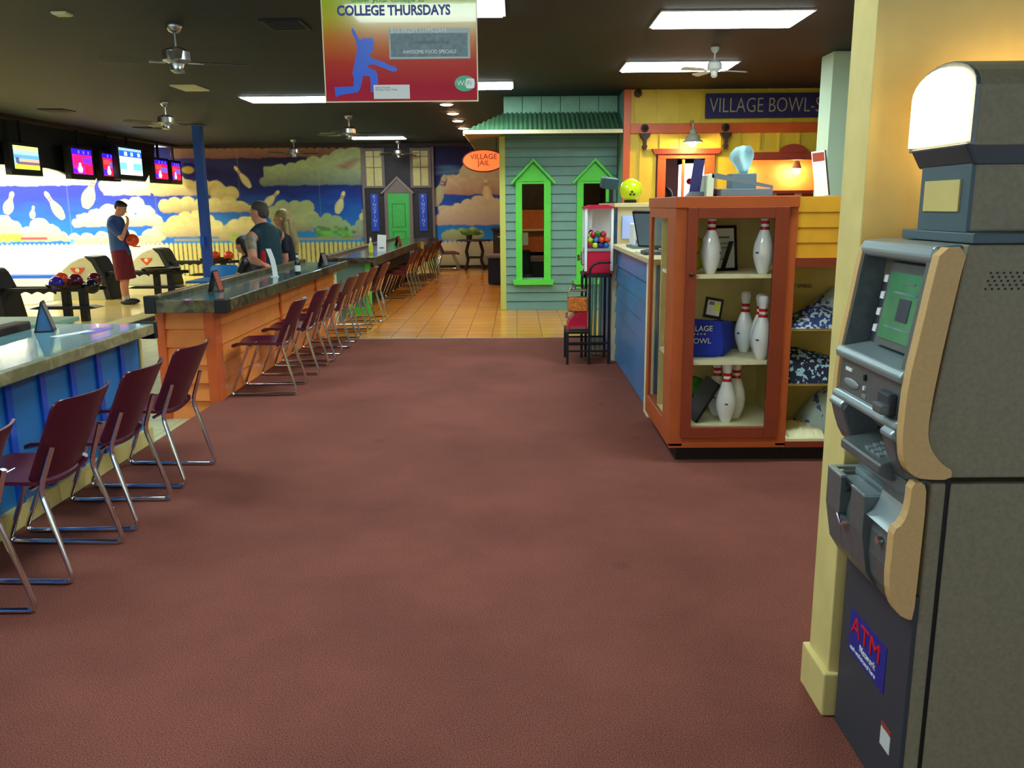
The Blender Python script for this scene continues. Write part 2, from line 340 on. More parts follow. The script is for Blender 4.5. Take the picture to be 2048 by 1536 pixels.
cloud([(150, 478, 12), (175, 480, 14), (205, 476, 14), (232, 470, 12), (262, 472, 12), (300, 474, 16), (318, 466, 16)], 489, (236, 230, 180))
cloud([(338, 460, 16), (352, 448, 18), (372, 440, 17), (395, 436, 16), (415, 444, 16), (432, 456, 16)], 474, CL)
cloud([(456, 460, 12), (452, 472, 14)], 480, (196, 190, 120)); cloud([(470, 452, 14), (490, 446, 14), (505, 444, 12)], 470, CL)
cloud([(352 + k * 15, 306, 11) for k in range(24)], 316, (150, 110, 84), (110, 60, 70), depth=16)
cloud([(528, 364, 9), (542, 352, 13), (560, 344, 16), (585, 342, 17), (605, 336, 16), (628, 330, 18), (655, 328, 18), (682, 322, 24), (708, 318, 24), (726, 330, 26)], 371, CG, (60, 80, 110), depth=34)
for q in ((690, 333, 14), (700, 326, 10), (712, 320, 8)):
    X, Z = P2(q[0], q[1]); blend(sm(np.hypot((GX - X) / 1.6, (GZ - Z) * 1.8) - q[2] * px_m * .6, .08) * .8, (150, 92, 84))
cloud([(548, 426, 14), (565, 416, 16), (590, 414, 14), (612, 416, 16), (622, 436, 16), (600, 446, 18), (570, 448, 16)], 464, CG, (118, 100, 104))
cloud([(636, 446, 12), (655, 438, 12), (672, 444, 14), (690, 456, 13)], 472, (150, 180, 126)); cloud([(708, 462, 12), (722, 450, 12), (730, 462, 12)], 474, (150, 176, 140))
X, Z = P2(670, 468)
blend(sm(np.maximum(np.abs(GX - X) - .46, np.abs(GZ - Z) - .13) + (N2 - .5) * .14, .03), ramp(N2, [(0, (60, 120, 50)), (1, (120, 190, 96))]))
X, Z = P2(474, 476); blend(sm(np.maximum(np.abs(GX - X) - .16, np.abs(GZ - Z) - .08) + (N2 - .5) * .12, .03), (150, 176, 60))
X, Z = P2(10, 476); blend(sm(np.maximum(np.abs(GX - X) - .5, np.abs(GZ - Z) - .07) + (N2 - .5) * .1, .03), (150, 190, 70))
X, Z = P2(68, 477); blend(sm(np.maximum(np.abs(GX - X) - .34, np.abs(GZ - Z) - .035), .02), (176, 60, 80))
X, Z = P2(145, 482); blend(sm(np.hypot(GX - X, GZ - Z) - .06, .02), (60, 150, 220))
# right hand part beyond the house front
for (cx, cy, ww) in ((895, 335, .32), (912, 342, .26), (890, 345, .3)):
    X, Z = P2(cx, cy); blend(sm(np.hypot((GX - X) / 5, (GZ - Z)) - .035, .05) * .7, (110, 160, 200))
cloud([(893, 380, 9), (906, 372, 14), (922, 360, 14), (940, 346, 20), (965, 346, 22), (990, 345, 24), (1010, 350, 20)], 390, CP, (170, 90, 84), depth=30)
cloud([(880, 440, 12), (896, 432, 14), (916, 420, 14), (935, 412, 14), (958, 408, 18), (976, 402, 14), (992, 412, 16), (1008, 420, 16)], 450, CP, (190, 150, 140), depth=34)
cloud([(890, 472, 8), (905, 468, 10), (925, 466, 10), (945, 464, 10), (960, 468, 8)], 482, (176, 196, 120))
# fence along the bottom
zf = P2(600, 484)[1]; ph = np.abs(((GX / .115) % 1) - .5); top = zf - .06 * (ph * 2) ** 2
fen = sm(GZ - top, .012); pc = ramp(ph + (N2 - .5) * .06, [(0, (206, 196, 118)), (.34, (196, 184, 108)), (.42, (110, 96, 60)), (.5, (64, 56, 44))])
pc = np.where((GX > -1.95)[..., None], np.array(S(216, 190, 140)) * (.85 + .3 * N3[..., None]), pc)
wl = np.clip((GX + 9.1) / .5, 0, 1)[..., None]; pc = pc * wl + np.array(S(238, 232, 200)) * (1 - wl)  # left pickets painted out to near white: overexposure put into the colour
blend(fen, pc)
zs2 = P2(600, 478)[1]; blend(sm(np.abs(GZ - zs2) - .03, .01) * (GX < -3.9) * (GX > -8.6) * .8, (170, 150, 100))
# painted pins
def ppin(hx, hy, bx, by, wid, c=(220, 214, 150)):
    hx, hy = P2(hx, hy); bx, by = P2(bx, by); L = math.hypot(bx - hx, by - hy); ux, uz = (bx - hx) / L, (by - hy) / L
    t = ((GX - hx) * ux + (GZ - hy) * uz) / L; s_ = np.abs((GX - hx) * -uz + (GZ - hy) * ux)
    wmax = wid * px_m / 2
    prof = np.interp(t, [-.02, 0, .06, .12, .2, .3, .36, .5, .65, .8, .92, 1.0, 1.01], [0, .2, .40, .44, .36, .34, .40, .78, 1, .92, .66, .42, 0]) * wmax
    tone = (.82 + .18 * np.clip(1 - s_ / (wmax + 1e-6), 0, 1))[..., None]
    blend(sm(s_ - prof, .008) * (t > -.02) * (t < 1.01), np.array(S(*c)) * tone)
    for k in (.22, .31): blend(sm(s_ - prof, .008) * (np.abs(t - k) < .025), (176, 96, 84))
for q in ((25, 384, 13, 428, 20), (67, 412, 64, 437, 11), (90, 384, 127, 438, 19), (189, 352, 171, 416, 26), (469, 333, 501, 375, 14), (558, 382, 529, 412, 16), (688, 383, 674, 427, 17), (727, 418, 723, 440, 12)): ppin(*q)
ppin(890, 350, 868, 412, 24, (190, 186, 140)); ppin(971, 358, 975, 398, 18, (246, 214, 150))
X, Z = P2(376, 340); blend(sm(np.hypot((GX - X) / 1.6, GZ - Z) - .09, .01), (214, 200, 70))
colr = np.clip(colr, 0, 1)
seam = np.zeros(GX.shape)
for sx in (136, 311, 480, 640): seam = np.maximum(seam, sm(np.abs(GX - P2(sx, 400)[0]) - .006, .006) * .12)
blend(seam, (230, 230, 220))
# vertices of the painted wall
V = np.stack([GX.ravel(), np.full(GX.size, YB), GZ.ravel()], 1)
idx = np.arange(GX.size).reshape(GX.shape); q = np.stack([idx[:-1, :-1], idx[:-1, 1:], idx[1:, 1:], idx[1:, :-1]], -1).reshape(-1, 4)
me = bpy.data.meshes.new('wall_back'); me.vertices.add(len(V)); me.vertices.foreach_set('co', V.astype(np.float32).ravel())
me.loops.add(q.size); me.loops.foreach_set('vertex_index', q.ravel().astype(np.int32)); me.polygons.add(len(q))
me.polygons.foreach_set('loop_start', (np.arange(len(q)) * 4).astype(np.int32)); me.polygons.foreach_set('loop_total', np.full(len(q), 4, np.int32)); me.update(calc_edges=True)
ca = me.color_attributes.new('paint', 'FLOAT_COLOR', 'POINT'); ca.data.foreach_set('color', np.concatenate([colr.reshape(-1, 3), np.ones((GX.size, 1))], 1).astype(np.float32).ravel())
mat('mural_paint', (1, 1, 1), .7, attr='paint'); me.materials.append(M['mural_paint'])
o = bpy.data.objects.new('wall_back', me); link(o); o['kind'] = 'structure'
struct('wall_back_right', MB().box(-.2, 6.5, YB, YB + .1, 0, CZ), 'cream')
struct('wall_back_left', MB().box(-20, -15.5, YB, YB + .1, -.3, CZ), 'cream')
struct('trim_2', MB().box(-8.45, -.2, YB - .04, YB, 2.965, CZ), 'dark_brown')
struct('trim_3', MB().box(-2.0, -.2, YB - .06, YB, -.002, .07), 'dark_brown')
# masking soffit over the foul line, from which the monitors hang
prof = [(8.0, 2.9), (8.0, 2.42), (14.4, 2.30), (14.9, 2.26), (15.2, 2.26), (16.1, 2.22), (16.6, 2.12), (19.6, 2.10), (19.8, 2.14), (20.1, 2.24), (20.4, 2.12), (21.55, 2.10), (21.55, 2.9)]
struct('trim_4', MB().prism([(8.0, CZ), (8.0, 2.26), (15.9, 2.26), (16.3, 2.22), (16.7, 2.13), (20.0, 2.13), (20.3, 2.34), (20.55, 2.5), (20.7, CZ)], 'x', -8.56, -8.50), 'black')
struct('trim_5', MB().box(-8.50, -8.30, 8, YB, 2.99, CZ), 'dark_brown')
# lane beds, gutters
for k, y in enumerate((9.5, 12.9, 16.3, 19.7)):
    struct('trim_%d' % (6 + k), MB().box(-19.5, -8.6, y - 1.25, y + 1.25, LOW, LOW + .01), 'lane_wood')
for y in (10.9, 14.5, 17.9, 20.95, 21.2):
    struct('trim_%d' % (10 + int(y)), MB().box(-19.5, -8.6, y - .05, y + .05, LOW + .01, LOW + .05 + (.04 if y > 20 else 0)), 'blue_batten')
# daylight-bright lamps above the lanes
LL = ['strip light over the lanes, nearest the corner of the painted wall', 'strip light over the lanes, second from the corner along the painted wall', 'strip light over the lanes, far down along the painted wall', 'strip light over the middle lanes behind the black monitor soffit', 'strip light over the nearest lanes behind the monitor soffit', 'strip light far down over the middle lanes']
lamp = None
for k, (x, y) in enumerate(((-10.2, 20.2), (-12.6, 20.2), (-15.0, 20.2), (-10.6, 15.5), (-10.6, 11.5), (-14, 15.5))):
    if lamp is None:
        lamp = thing('lane_light', LL[k], 'ceiling light', (x, y, CZ), 0, 'strip lights over the lanes')
        obj('housing', MB().box(-.85, .85, -.2, .2, -.05, 0), 'white', lamp, world=False); obj('diffuser', MB().box(-.82, .82, -.17, .17, -.065, -.051), 'lane_lamp', lamp, world=False)
    else: dup(lamp, (x, y, CZ), 0, LL[k])
# fluorescent panels
tro = None
TL = [(1.80, 7.63, 'white light panel on the ceiling, largest one at top right'), (1.83, 10.1, 'white light panel on the ceiling behind the white ceiling fan'), (-.70, 7.1, 'white light panel cut off by the top edge beside the hanging banner'),
      (-.65, 11.5, 'small white light panel right of the hanging banner, near the corridor'), (-3.25, 12.75, 'white light panel left of the hanging banner'), (-3.1, 19.8, 'farthest white light panel, above the painted house front'),
      (-.70, 2.75, 'white light panel on the ceiling above the camera'), (1.8, 4.6, 'white light panel on the ceiling nearest the glass cabinet'), (-3.25, 5.6, 'white light panel on the ceiling over the blue counter'), (-3.25, .8, 'white light panel on the ceiling behind the camera')]
for x, y, lb in TL:
    if tro is None:
        tro = thing('ceiling_light', lb, 'ceiling light', (x, y, CZ), 0, 'fluorescent ceiling panels')
        obj('frame', MB().box(-.625, .625, -.33, .33, -.012, 0), 'white', tro, world=False)
        obj('diffuser', MB().box(-.60, .60, -.305, .305, -.022, -.013), 'troffer', tro, world=False)
    else: dup(tro, (x, y, CZ), 0, lb)
# recessed warm spots
sp = None
for k, (y, lb) in enumerate(((13.55, 'warm recessed spot nearest the hanging banner'), (14.85, 'second warm recessed spot from the banner'), (16.1, 'third warm recessed spot from the banner'), (17.6, 'fourth warm recessed spot, just above the green eave'), (19.2, 'warm recessed spot hidden past the green eave'))):
    if sp is None:
        sp = thing('recessed_light', lb, 'ceiling light', (-1.05, y, CZ), 0, 'warm recessed spots along the corridor')
        obj('trim_ring', MB().lathe([(.105, -.012), (.105, 0), (.085, 0), (.085, -.012)], n=20), 'white', sp, world=False); obj('bulb', MB().lathe([(.08, -.02), (.08, -.004)], n=20), 'spot_lamp', sp, world=False)
    else: dup(sp, (-1.05, y, CZ), 0, lb)
# ceiling vents and diffusers
def flat(name, lb, cat, x, y, sx, sy, m, grp=None):
    o = thing(name, lb, cat, (x, y, CZ), 0, grp); obj('frame', MB().box(-sx, sx, -sy, sy, -.015, 0), m, o, world=False)
    g = MB()
    for k in range(7): g.box(-sx * .85, sx * .85, -sy * .85 + k * sy * .25, -sy * .85 + k * sy * .25 + sy * .1, -.022, -.015)
    obj('louvre', g, m, o, world=False); return o
flat('air_diffuser', 'square pale air diffuser on the ceiling below the near fan', 'air vent', -4.2, 11.5, .16, .27, 'cream', 'pale air diffusers')
flat('air_diffuser', 'small pale air diffuser left of the farthest light panel', 'air vent', -3.95, 18.8, .16, .3, 'cream', 'pale air diffusers')
flat('ceiling_vent', 'dark vent slot in the brown ceiling left of the far fan', 'air vent', -7.2, 13.9, .2, .2, 'black', 'dark ceiling vents')
flat('ceiling_vent', 'dark vent slot in the brown ceiling beside the blue pillar top', 'air vent', -7.1, 17.0, .2, .2, 'black', 'dark ceiling vents')
flat('ceiling_vent', 'dark vent grille on the ceiling left of the hanging banner', 'air vent', -1.95, 7.7, .17, .2, 'black', 'dark ceiling vents')
flat('ceiling_speaker', 'tiny pale square plate near the top left of the ceiling', 'ceiling plate', -3.6, 7.2, .06, .06, 'cream')
# blue pillar
o = thing('pillar', 'slim blue painted pillar standing behind the orange counter', 'pillar', (-5.95, 16.5, LOW))
obj('shaft', MB().box(-6.03, -5.87, 16.42, 16.58, LOW, CZ - .001), M['blue_pillar'] if 'blue_pillar' in M else mat('blue_pillar', S(38, 82, 176), .45), o, bev=.008)
obj('base', MB().box(-6.10, -5.80, 16.35, 16.65, LOW, LOW + .3), 'navy_board', o, bev=.01); obj('outlet_box', MB().box(-6.02, -5.94, 16.36, 16.42, .8, 1.0), 'blue_batten', o)
# square post behind the cabinets
o = single('square_post', MB().box(3.27, 3.55, 9.25, 9.6, 0, CZ - .001), 'column_teal', 'pale green square post behind the display cabinets', 'pillar', (3.4, 9.4, 0), bev=.004)

# ================================================================== COUNTERS
def siding(x0, x1, z0, z1, n, th=.012, lap=.016):
    """clapboard profile polygon across a wall whose face is at 0 and rises along z (used with prism)"""
    h = (z1 - z0) / n; pts = []
    for k in range(n): pts += [(-lap, z0 + k * h), (-.002, z0 + (k + 1) * h)]
    return pts
def boards_x(mb, X, y0, y1, z0, z1, n, side=-1, lap=.018, gap=.008):      # boards on a wall that faces -x / +x
    h = (z1 - z0) / n
    for k in range(n):
        a, b2 = z0 + k * h, z0 + (k + 1) * h - gap
        mb.prism([(X, a), (X + side * lap, a), (X + side * .004, b2), (X, b2)], 'y', y0, y1)
def boards_y(mb, Y, x0, x1, z0, z1, n, lap=.018, gap=.008):               # boards on a wall that faces -y
    h = (z1 - z0) / n
    for k in range(n):
        a, b2 = z0 + k * h, z0 + (k + 1) * h - gap
        mb.prism([(Y, a), (Y - lap, a), (Y - .004, b2), (Y, b2)], 'x', x0, x1)
# --- blue counter
o = thing('bar_counter', 'blue board-and-batten counter with pale marbled top at left', 'counter', (-2.7, 2.9, LOW))
obj('body', MB().box(-2.86, -2.46, .2, 5.44, LOW, .735), 'blue_siding', o)
g = MB()
for k in range(17): g.box(-2.46, -2.443, .35 + k * .30, .40 + k * .30, .10, .735)
obj('batten_strips', g, 'blue_batten', o)
obj('end_panel', MB().box(-2.87, -2.45, 5.44, 5.47, LOW, .735), 'cream_yellow', o)
obj('kick_board', MB().box(-2.46, -2.425, .2, 5.46, .001, .10), 'cream_yellow', o)
obj('countertop', MB().box(-3.0, -2.36, .1, 5.42, .745, .80), 'top_pale', o, bev=.004)
obj('front_edge', MB().box(-2.36, -2.33, .1, 5.43, .735, .80), 'edge_pale', o, bev=.006)
obj('rear_ledge', MB().box(-3.10, -3.0, .1, 5.2, .735, .85), 'dark_brown', o, bev=.01)
obj('end_cap', MB().box(-2.42, -2.325, 5.40, 5.45, .70, .81), 'black', o, bev=.006)
# --- orange counter
o = thing('bar_counter', 'orange clapboard counter with dark green stone top in the middle', 'counter', (-2.6, 8.9, LOW))
obj('body', MB().box(-2.83, -2.41, 6.68, 11.2, LOW, .735), 'orange_siding', o)
g = MB(); boards_x(g, -2.41, 6.80, 11.2, .0, .735, 5, 1, .016); obj('side_siding', g, 'orange_siding', o)
g = MB(); boards_y(g, 6.68, -2.78, -2.47, LOW, .735, 6, .032, .012); obj('end_siding', g, 'orange_siding', o)
obj('corner_post', MB().box(-2.47, -2.385, 6.64, 6.80, LOW, .735), 'orange_trim', o, bev=.006)
obj('corner_post', MB().box(-2.85, -2.78, 6.64, 6.72, LOW, .735), 'orange_trim', o, bev=.006)
for y in (8.55, 10.1): obj('joint_strip', MB().box(-2.40, -2.384, y, y + .05, 0, .735), 'orange_trim', o)
obj('countertop', MB().box(-2.78, -2.27, 6.52, 11.3, .76, .815), 'top_green', o, bev=.003)
g = MB().box(-2.27, -2.235, 6.5, 11.32, .735, .83).box(-2.78, -2.27, 6.49, 6.52, .735, .83); obj('edge_trim', g, 'edge_green', o, bev=.006)
obj('rear_ledge', MB().box(-2.85, -2.78, 6.50, 11.3, .735, .86), 'edge_green', o, bev=.01)
obj('corner_cap', MB().box(-2.32, -2.228, 6.482, 6.6, .73, .835), 'black', o, bev=.006); obj('corner_cap', MB().box(-2.86, -2.77, 6.482, 6.56, .73, .865), 'black', o, bev=.006)
# --- far counter
o = thing('bar_counter', 'farthest counter with brown stone top and green end panel', 'counter', (-2.3, 15.6, LOW))
obj('body', MB().box(-2.60, -2.42, 12.35, 19.4, LOW, .735), 'dark_brown', o); obj('end_panel', MB().box(-2.60, -2.15, 12.31, 12.35, LOW, .735), 'sage', o)
g = MB(); boards_x(g, -2.42, 12.5, 19.4, 0, .735, 5, 1, .02); obj('side_siding', g, 'dark_brown', o)
obj('corner_post', MB().box(-2.18, -2.11, 12.27, 12.37, LOW, .735), 'lime', o); obj('base_trim', MB().box(-2.42, -2.11, 12.25, 12.31, 0, .1), 'lime', o)
obj('countertop', MB().box(-2.66, -2.03, 12.1, 19.6, .745, .82), 'top_brown', o, bev=.006); obj('rear_ledge', MB().box(-2.75, -2.66, 12.1, 19.6, .735, .86), 'edge_green', o, bev=.01)
obj('edge_trim', MB().box(-2.03, -1.995, 12.1, 19.6, .70, .825), 'edge_green', o, bev=.006)

# ================================================================== CHAIRS
def rrect(w0, w1, h, r, n=4):       # outline tapering from half width w0 at the bottom to w1 at the top
    pts = []
    for cx, cy, a0 in ((w0 - r, r, -PI / 2), (w1 - r, h - r, 0), (-w1 + r, h - r, PI / 2), (-w0 + r, r, PI)):
        for k in range(n + 1):
            a = a0 + PI / 2 * k / n; pts.append((cx + r * math.cos(a), cy + r * math.sin(a)))
    return pts
def shell(pts, H, fn, th):         # bend a flat outline (u, v) with fn -> point, thickness th
    bm = bmesh.new(); vs = [bm.verts.new((p[0], p[1], 0)) for p in pts]; f = bm.faces.new(vs)
    for k in range(1, 8):
        for ax, s in (('v', H),):
            geom = bm.verts[:] + bm.edges[:] + bm.faces[:]
            bmesh.ops.bisect_plane(bm, geom=geom, plane_co=(0, H * k / 8, 0), plane_no=(0, 1, 0))
    for k in range(-3, 4):
        geom = bm.verts[:] + bm.edges[:] + bm.faces[:]; bmesh.ops.bisect_plane(bm, geom=geom, plane_co=(k * .055, 0, 0), plane_no=(1, 0, 0))
    bm.normal_update(); mb = MB(); bm.verts.index_update(); n = len(bm.verts)
    A = [Vector(fn(v.co.x, v.co.y, 0)) for v in bm.verts]; B = [Vector(fn(v.co.x, v.co.y, th)) for v in bm.verts]
    fs = [tuple(v.index for v in f.verts) for f in bm.faces]; fs += [tuple(v.index + n for v in reversed(f.verts)) for f in bm.faces]
    for e in bm.edges:
        if e.is_boundary: a, b2 = e.verts[0].index, e.verts[1].index; fs.append((a, b2, b2 + n, a + n))
    bm.free(); return mb.add(A + B, fs)
def make_chair(lb, grp):
    t = thing('stacking_chair', lb, 'chair', (0, 0, 0), 0, grp)
    def seat_f(u, v, w):       # v from the front lip (0) to the rear (.40)
        x = -.255 + v * 1.05; z = .425 + .012 * math.cos(u / .21 * PI / 2) * -1 + .018 * (u / .2) ** 2 - .012 * v
        if v < .05: z -= (.05 - v) * .35
        return (x, u, z - w)
    obj('seat', shell(rrect(.20, .215, .40, .04), .40, seat_f, .016), 'maroon', t, smooth=True, world=False)
    def back_f(u, v, w):       # v up the back
        x = .165 + v * .44 - .035 * (1 - (u / .21) ** 2) * -1 - .025 * (u / .2) ** 2; z = .43 + v * .905
        return (x - .03 + w, u, z)
    obj('backrest', shell(rrect(.20, .215, .385, .032), .385, back_f, .012), 'maroon', t, smooth=True, world=False)
    for s in (-1, 1):
        y = s * .215
        def bend(a, b2, c, r=.045, n=5):   # fillet at b2
            a, b2, c = Vector(a), Vector(b2), Vector(c); p = b2 + (a - b2).normalized() * r; q = b2 + (c - b2).normalized() * r
            return [p * (1 - k / n) ** 2 + b2 * 2 * (1 - k / n) * (k / n) + q * (k / n) ** 2 for k in range(n + 1)]
        A, B, C, D, E = (-.105, y * .94, .415), (-.27, y, .012), (.275, y, .012), (.168, y * .93, .405), (.232, y * .88, .585)
        obj('sled_leg', MB().tube([A] + bend(A, B, C) + bend(B, C, D) + bend(C, D, E, .04) + [E], .012, 8), 'chrome', t, smooth=True, world=False)
    for x, z in ((-.105, .408), (.12, .402)): obj('cross_bar', MB().tube([(x, -.205, z), (x, .205, z)], .009, 8), 'chrome', t, smooth=True, world=False)
    return t
proto = None
def chair(x, y, rz, lb, grp):
    global proto
    if proto is None: proto = make_chair(lb, grp); proto.location = (x, y, 0); proto.rotation_euler.z = rz; return proto
    return dup(proto, (x, y, 0), rz, lb, grp)
G1, G2, G3 = 'maroon chairs along the blue counter', 'maroon chairs along the orange counter', 'maroon chairs along the far counter'
BX = -2.105
chair(BX - .02, 2.80, 0, 'maroon plastic chair at the blue counter cut off by the left picture edge', G1)
chair(BX, 3.49, -.03, 'maroon plastic chair at the blue counter, second from the left picture edge', G1)
chair(BX, 4.07, .02, 'maroon plastic chair at the blue counter, third from the left picture edge', G1)
chair(BX, 4.72, -.04, 'maroon plastic chair nearest the right end of the blue counter', G1)
for y, rz, lb in ((7.07, .05, 'nearest maroon chair at the orange counter, with its whole chrome sled in view'), (7.93, 0, 'second nearest maroon chair at the orange counter'), (8.61, .03, 'third nearest maroon chair at the orange counter'),
                  (9.46, 0, 'fourth nearest maroon chair at the orange counter'), (10.15, -.03, 'fifth nearest maroon chair at the orange counter'), (10.85, .04, 'sixth maroon chair at the orange counter, nearly on the tiles')): chair(BX, y, rz, lb, G2)
for y, rz, lb in ((11.65, .02, 'maroon chair in front of the lime post, at the gap between the counters'), (14.45, 0, 'nearest maroon chair at the far counter'), (15.35, 0, 'second nearest maroon chair at the far counter, with white glints on its legs'), (16.6, 0, 'third maroon chair at the far counter, right beside the yellow bottle reflection'),
                  (17.9, 0, 'fourth maroon chair at the far counter'), (18.7, 0, 'fifth maroon chair at the far counter'), (19.4, 0, 'last maroon chair at the far counter, nearest the painted wall')): chair(-2.07 + (.06 if y > 14 else 0), y, rz, lb, G3)
chair(-1.62, 20.55, PI, 'maroon chair turned towards the round table at the back wall', 'chairs at the back table')
chair(-1.72, 21.15, PI + .1, 'second maroon chair by the back wall, left of the other', 'chairs at the back table')
# ================================================================== GREEN HOUSE
YH = 12.7
o = thing('green_house', 'sage green clapboard house front with two lime windows at the end of the aisle', 'house front', (.7, YH, 0))
WIN = [(-.008, .506, .086, .405), (.883, 1.40, .98, 1.305)]
g = MB()
segs = [(-.16, -.008), (.506, .883), (1.40, 1.46)]
boards = 20; z_ = 0; h = 2.60 / boards
for k in range(boards):
    a, b2 = k * h, (k + 1) * h - .012
    rng_ = [(-.16, 1.46)] if (b2 < .40 or a > 1.86) else segs
    for xa, xb in rng_: g.prism([(YH, a), (YH - .028, a), (YH - .012, b2), (YH, b2)], 'x', xa, xb)
obj('clapboards', g, 'sage', o)
g = MB().box(-.16, -.0, YH, YH + .1, 0, 3.05).box(.5, .89, YH, YH + .1, 0, 3.05).box(1.39, 1.46, YH, YH + .1, 0, 3.05)
for xa, xb in ((-.0, .5), (.89, 1.39)): g.box(xa, xb, YH, YH + .1, 0, .47).box(xa, xb, YH, YH + .1, 1.84, 3.05)
obj('wall', g, 'sage', o)
obj('corner_post', MB().box(-.24, -.155, YH - .03, YH + .08, 0, 2.60), 'post_yellow', o, bev=.005)
obj('side_wall', MB().box(-.16, -.10, YH + .1, 16.2, 0, 3.05), 'sage', o)
g = MB()
for k in range(6): g.box(-.17 + k * .272, -.17 + k * .272 + .262, YH - .03, YH, 2.80, 3.04)
obj('parapet', g, 'sage_pale', o)
# corrugated awning (hipped at the left), fascia
g = MB(); n = 120; xa, xb = -.70, 1.46
top_, bot = [], []
vs = []; fs = []
for i in range(n + 1):
    u = i / n; x = xa + (xb - xa) * u; wv = .014 * math.sin(x * 2 * PI / .066)
    t = min(1, max(0, (x - xa) / .53)); zt, yt = 2.53 + .29 * t, 12.06 + .62 * t
    for (y, z) in ((12.04, 2.53), (yt, zt)):
        vs.append((x, y - .012, z + wv)); 
for i in range(n): a = 2 * i; fs.append((a, a + 2, a + 3, a + 1))
k0 = len(vs); vs2 = [(x, y + .012, z - .006) for x, y, z in vs]; fs += [tuple(i + k0 for i in reversed(f)) for f in fs]
g.add(vs + vs2, fs); obj('awning_roof', g, 'green_metal', o, recalc=False)
# left slope of the hip, seen from below
g = MB(); g.add([(-.70, 12.05, 2.50), (-.70, 19.0, 2.50), (-.17, 19.0, 2.56), (-.17, 12.6, 2.56), (-.70, 12.05, 2.53), (-.70, 19.0, 2.53), (-.17, 19.0, 2.81), (-.17, 12.68, 2.81)],
             [(0, 1, 2, 3), (4, 7, 6, 5), (0, 4, 5, 1), (3, 2, 6, 7), (0, 3, 7, 4), (1, 5, 6, 2)]); obj('side_soffit', g, 'green_metal', o)
obj('soffit', MB().box(-.68, 1.46, 12.07, YH - .02, 2.50, 2.515), 'green_metal', o)
g = MB().box(-.71, 1.46, 12.03, 12.06, 2.485, 2.535); obj('fascia', g, 'cream', o)
obj('fascia_side', MB().box(-.72, -.70, 12.05, 19.0, 2.49, 2.53), 'cream', o)
for (xa, xb, ia, ib), lb in zip(WIN, ('left', 'right')):
    xm = (xa + xb) / 2
    w = obj('window_frame', MB().box(xa, ia, YH - .05, YH + .02, .42, 1.86).box(ib, xb, YH - .05, YH + .02, .42, 1.86).box(ia, ib, YH - .05, YH + .02, 1.83, 1.87), 'lime', o, bev=.003)
    sub = MB().prism([(xa - .03, .375), (xb + .03, .375), (xb + .05, .45), (xa - .05, .45)], 'y', YH - .09, YH + .02); obj('window_sill', sub, 'lime', w, world=False)
    obj('gable', MB().prism([(xa - .0, 1.86), (xb + .0, 1.86), (xm, 2.12)], 'y', YH - .05, YH - .02), 'lime', w, world=False)
    g = MB()
    for s in (-1, 1): g.prism([(xm, 2.19), (xm, 2.14), (xm + s * .31, 1.825), (xm + s * .33, 1.85)], 'y', YH - .10, YH - .01)
    obj('gable_moulding', g, 'lime', w, world=False)
    for ch in w.children: ch.data.transform(Matrix.Translation(-o.location))
    obj('pane', MB().box(ia, ib, YH + .03, YH + .036, .47, 1.84), 'glass', w, world=False).data.transform(Matrix.Translation(-o.location))
# what is seen through the windows: a dim back room
struct('wall_back_room', MB().box(-.1, 2.4, 16.2, 16.3, 0, CZ), 'dark_brown')
struct('trim_40', MB().box(1.56, 1.62, YH + .3, 16.2, 0, CZ), 'dark_brown')
o = thing('kitchen_counter', 'brown counter with pale top seen through the left lime window', 'counter', (.4, 14.2, 0))
obj('body', MB().box(-.05, 1.5, 14.2, 14.8, 0, .62), 'black', o); obj('top', MB().box(-.05, 1.5, 14.15, 14.85, .62, .68), 'taupe', o)
o = single('board', MB().box(-.05, 1.5, 15.6, 15.64, .7, 1.45), 'warm_orange', 'orange brown board standing in the dim room behind the lime window', 'board', (.7, 15.6, .7))
single('board_shelf', MB().box(-.09, 1.5, 15.45, 15.6, 1.08, 1.11), 'cream', 'pale horizontal bar seen through the left lime window', 'shelf', (.7, 15.5, 1.08))
single('notice', MB().box(.10, .19, 13.9, 13.91, .90, 1.1), 'paper', 'small pale sheet seen through the left lime window', 'sheet', (.14, 13.9, .9))
o = thing('back_room_chair', 'dark chair seen through the lower part of the left lime window', 'chair', (.14, 13.5, 0))
obj('backrest', MB().box(.02, .22, 13.6, 13.64, .45, .84), 'black', o, bev=.02); obj('seat', MB().box(.0, .24, 13.3, 13.62, .42, .46), 'black', o, bev=.01)
for xx in (.02, .22):
    for yy in (13.32, 13.6): obj('leg', MB().tube([(xx, yy, 0), (xx, yy, .43)], .012), 'black', o)
obj_l = thing('added_room_lamp', 'unseen lamp added to light the dim room behind the lime windows', 'lamp', (.9, 14.6, 2.2))
obj('shade', MB().lathe([(.12, 2.2), (.05, 2.34), (.02, 2.36)], (.9, 14.6, 0)), 'black', obj_l); obj('bulb', MB().ball((.9, 14.6, 2.23), .03), 'bulb', obj_l); obj('cord', MB().tube([(.9, 14.6, 2.36), (.9, 14.6, CZ)], .004), 'black', obj_l)  # added lamp, out of sight above the windows, lights the room

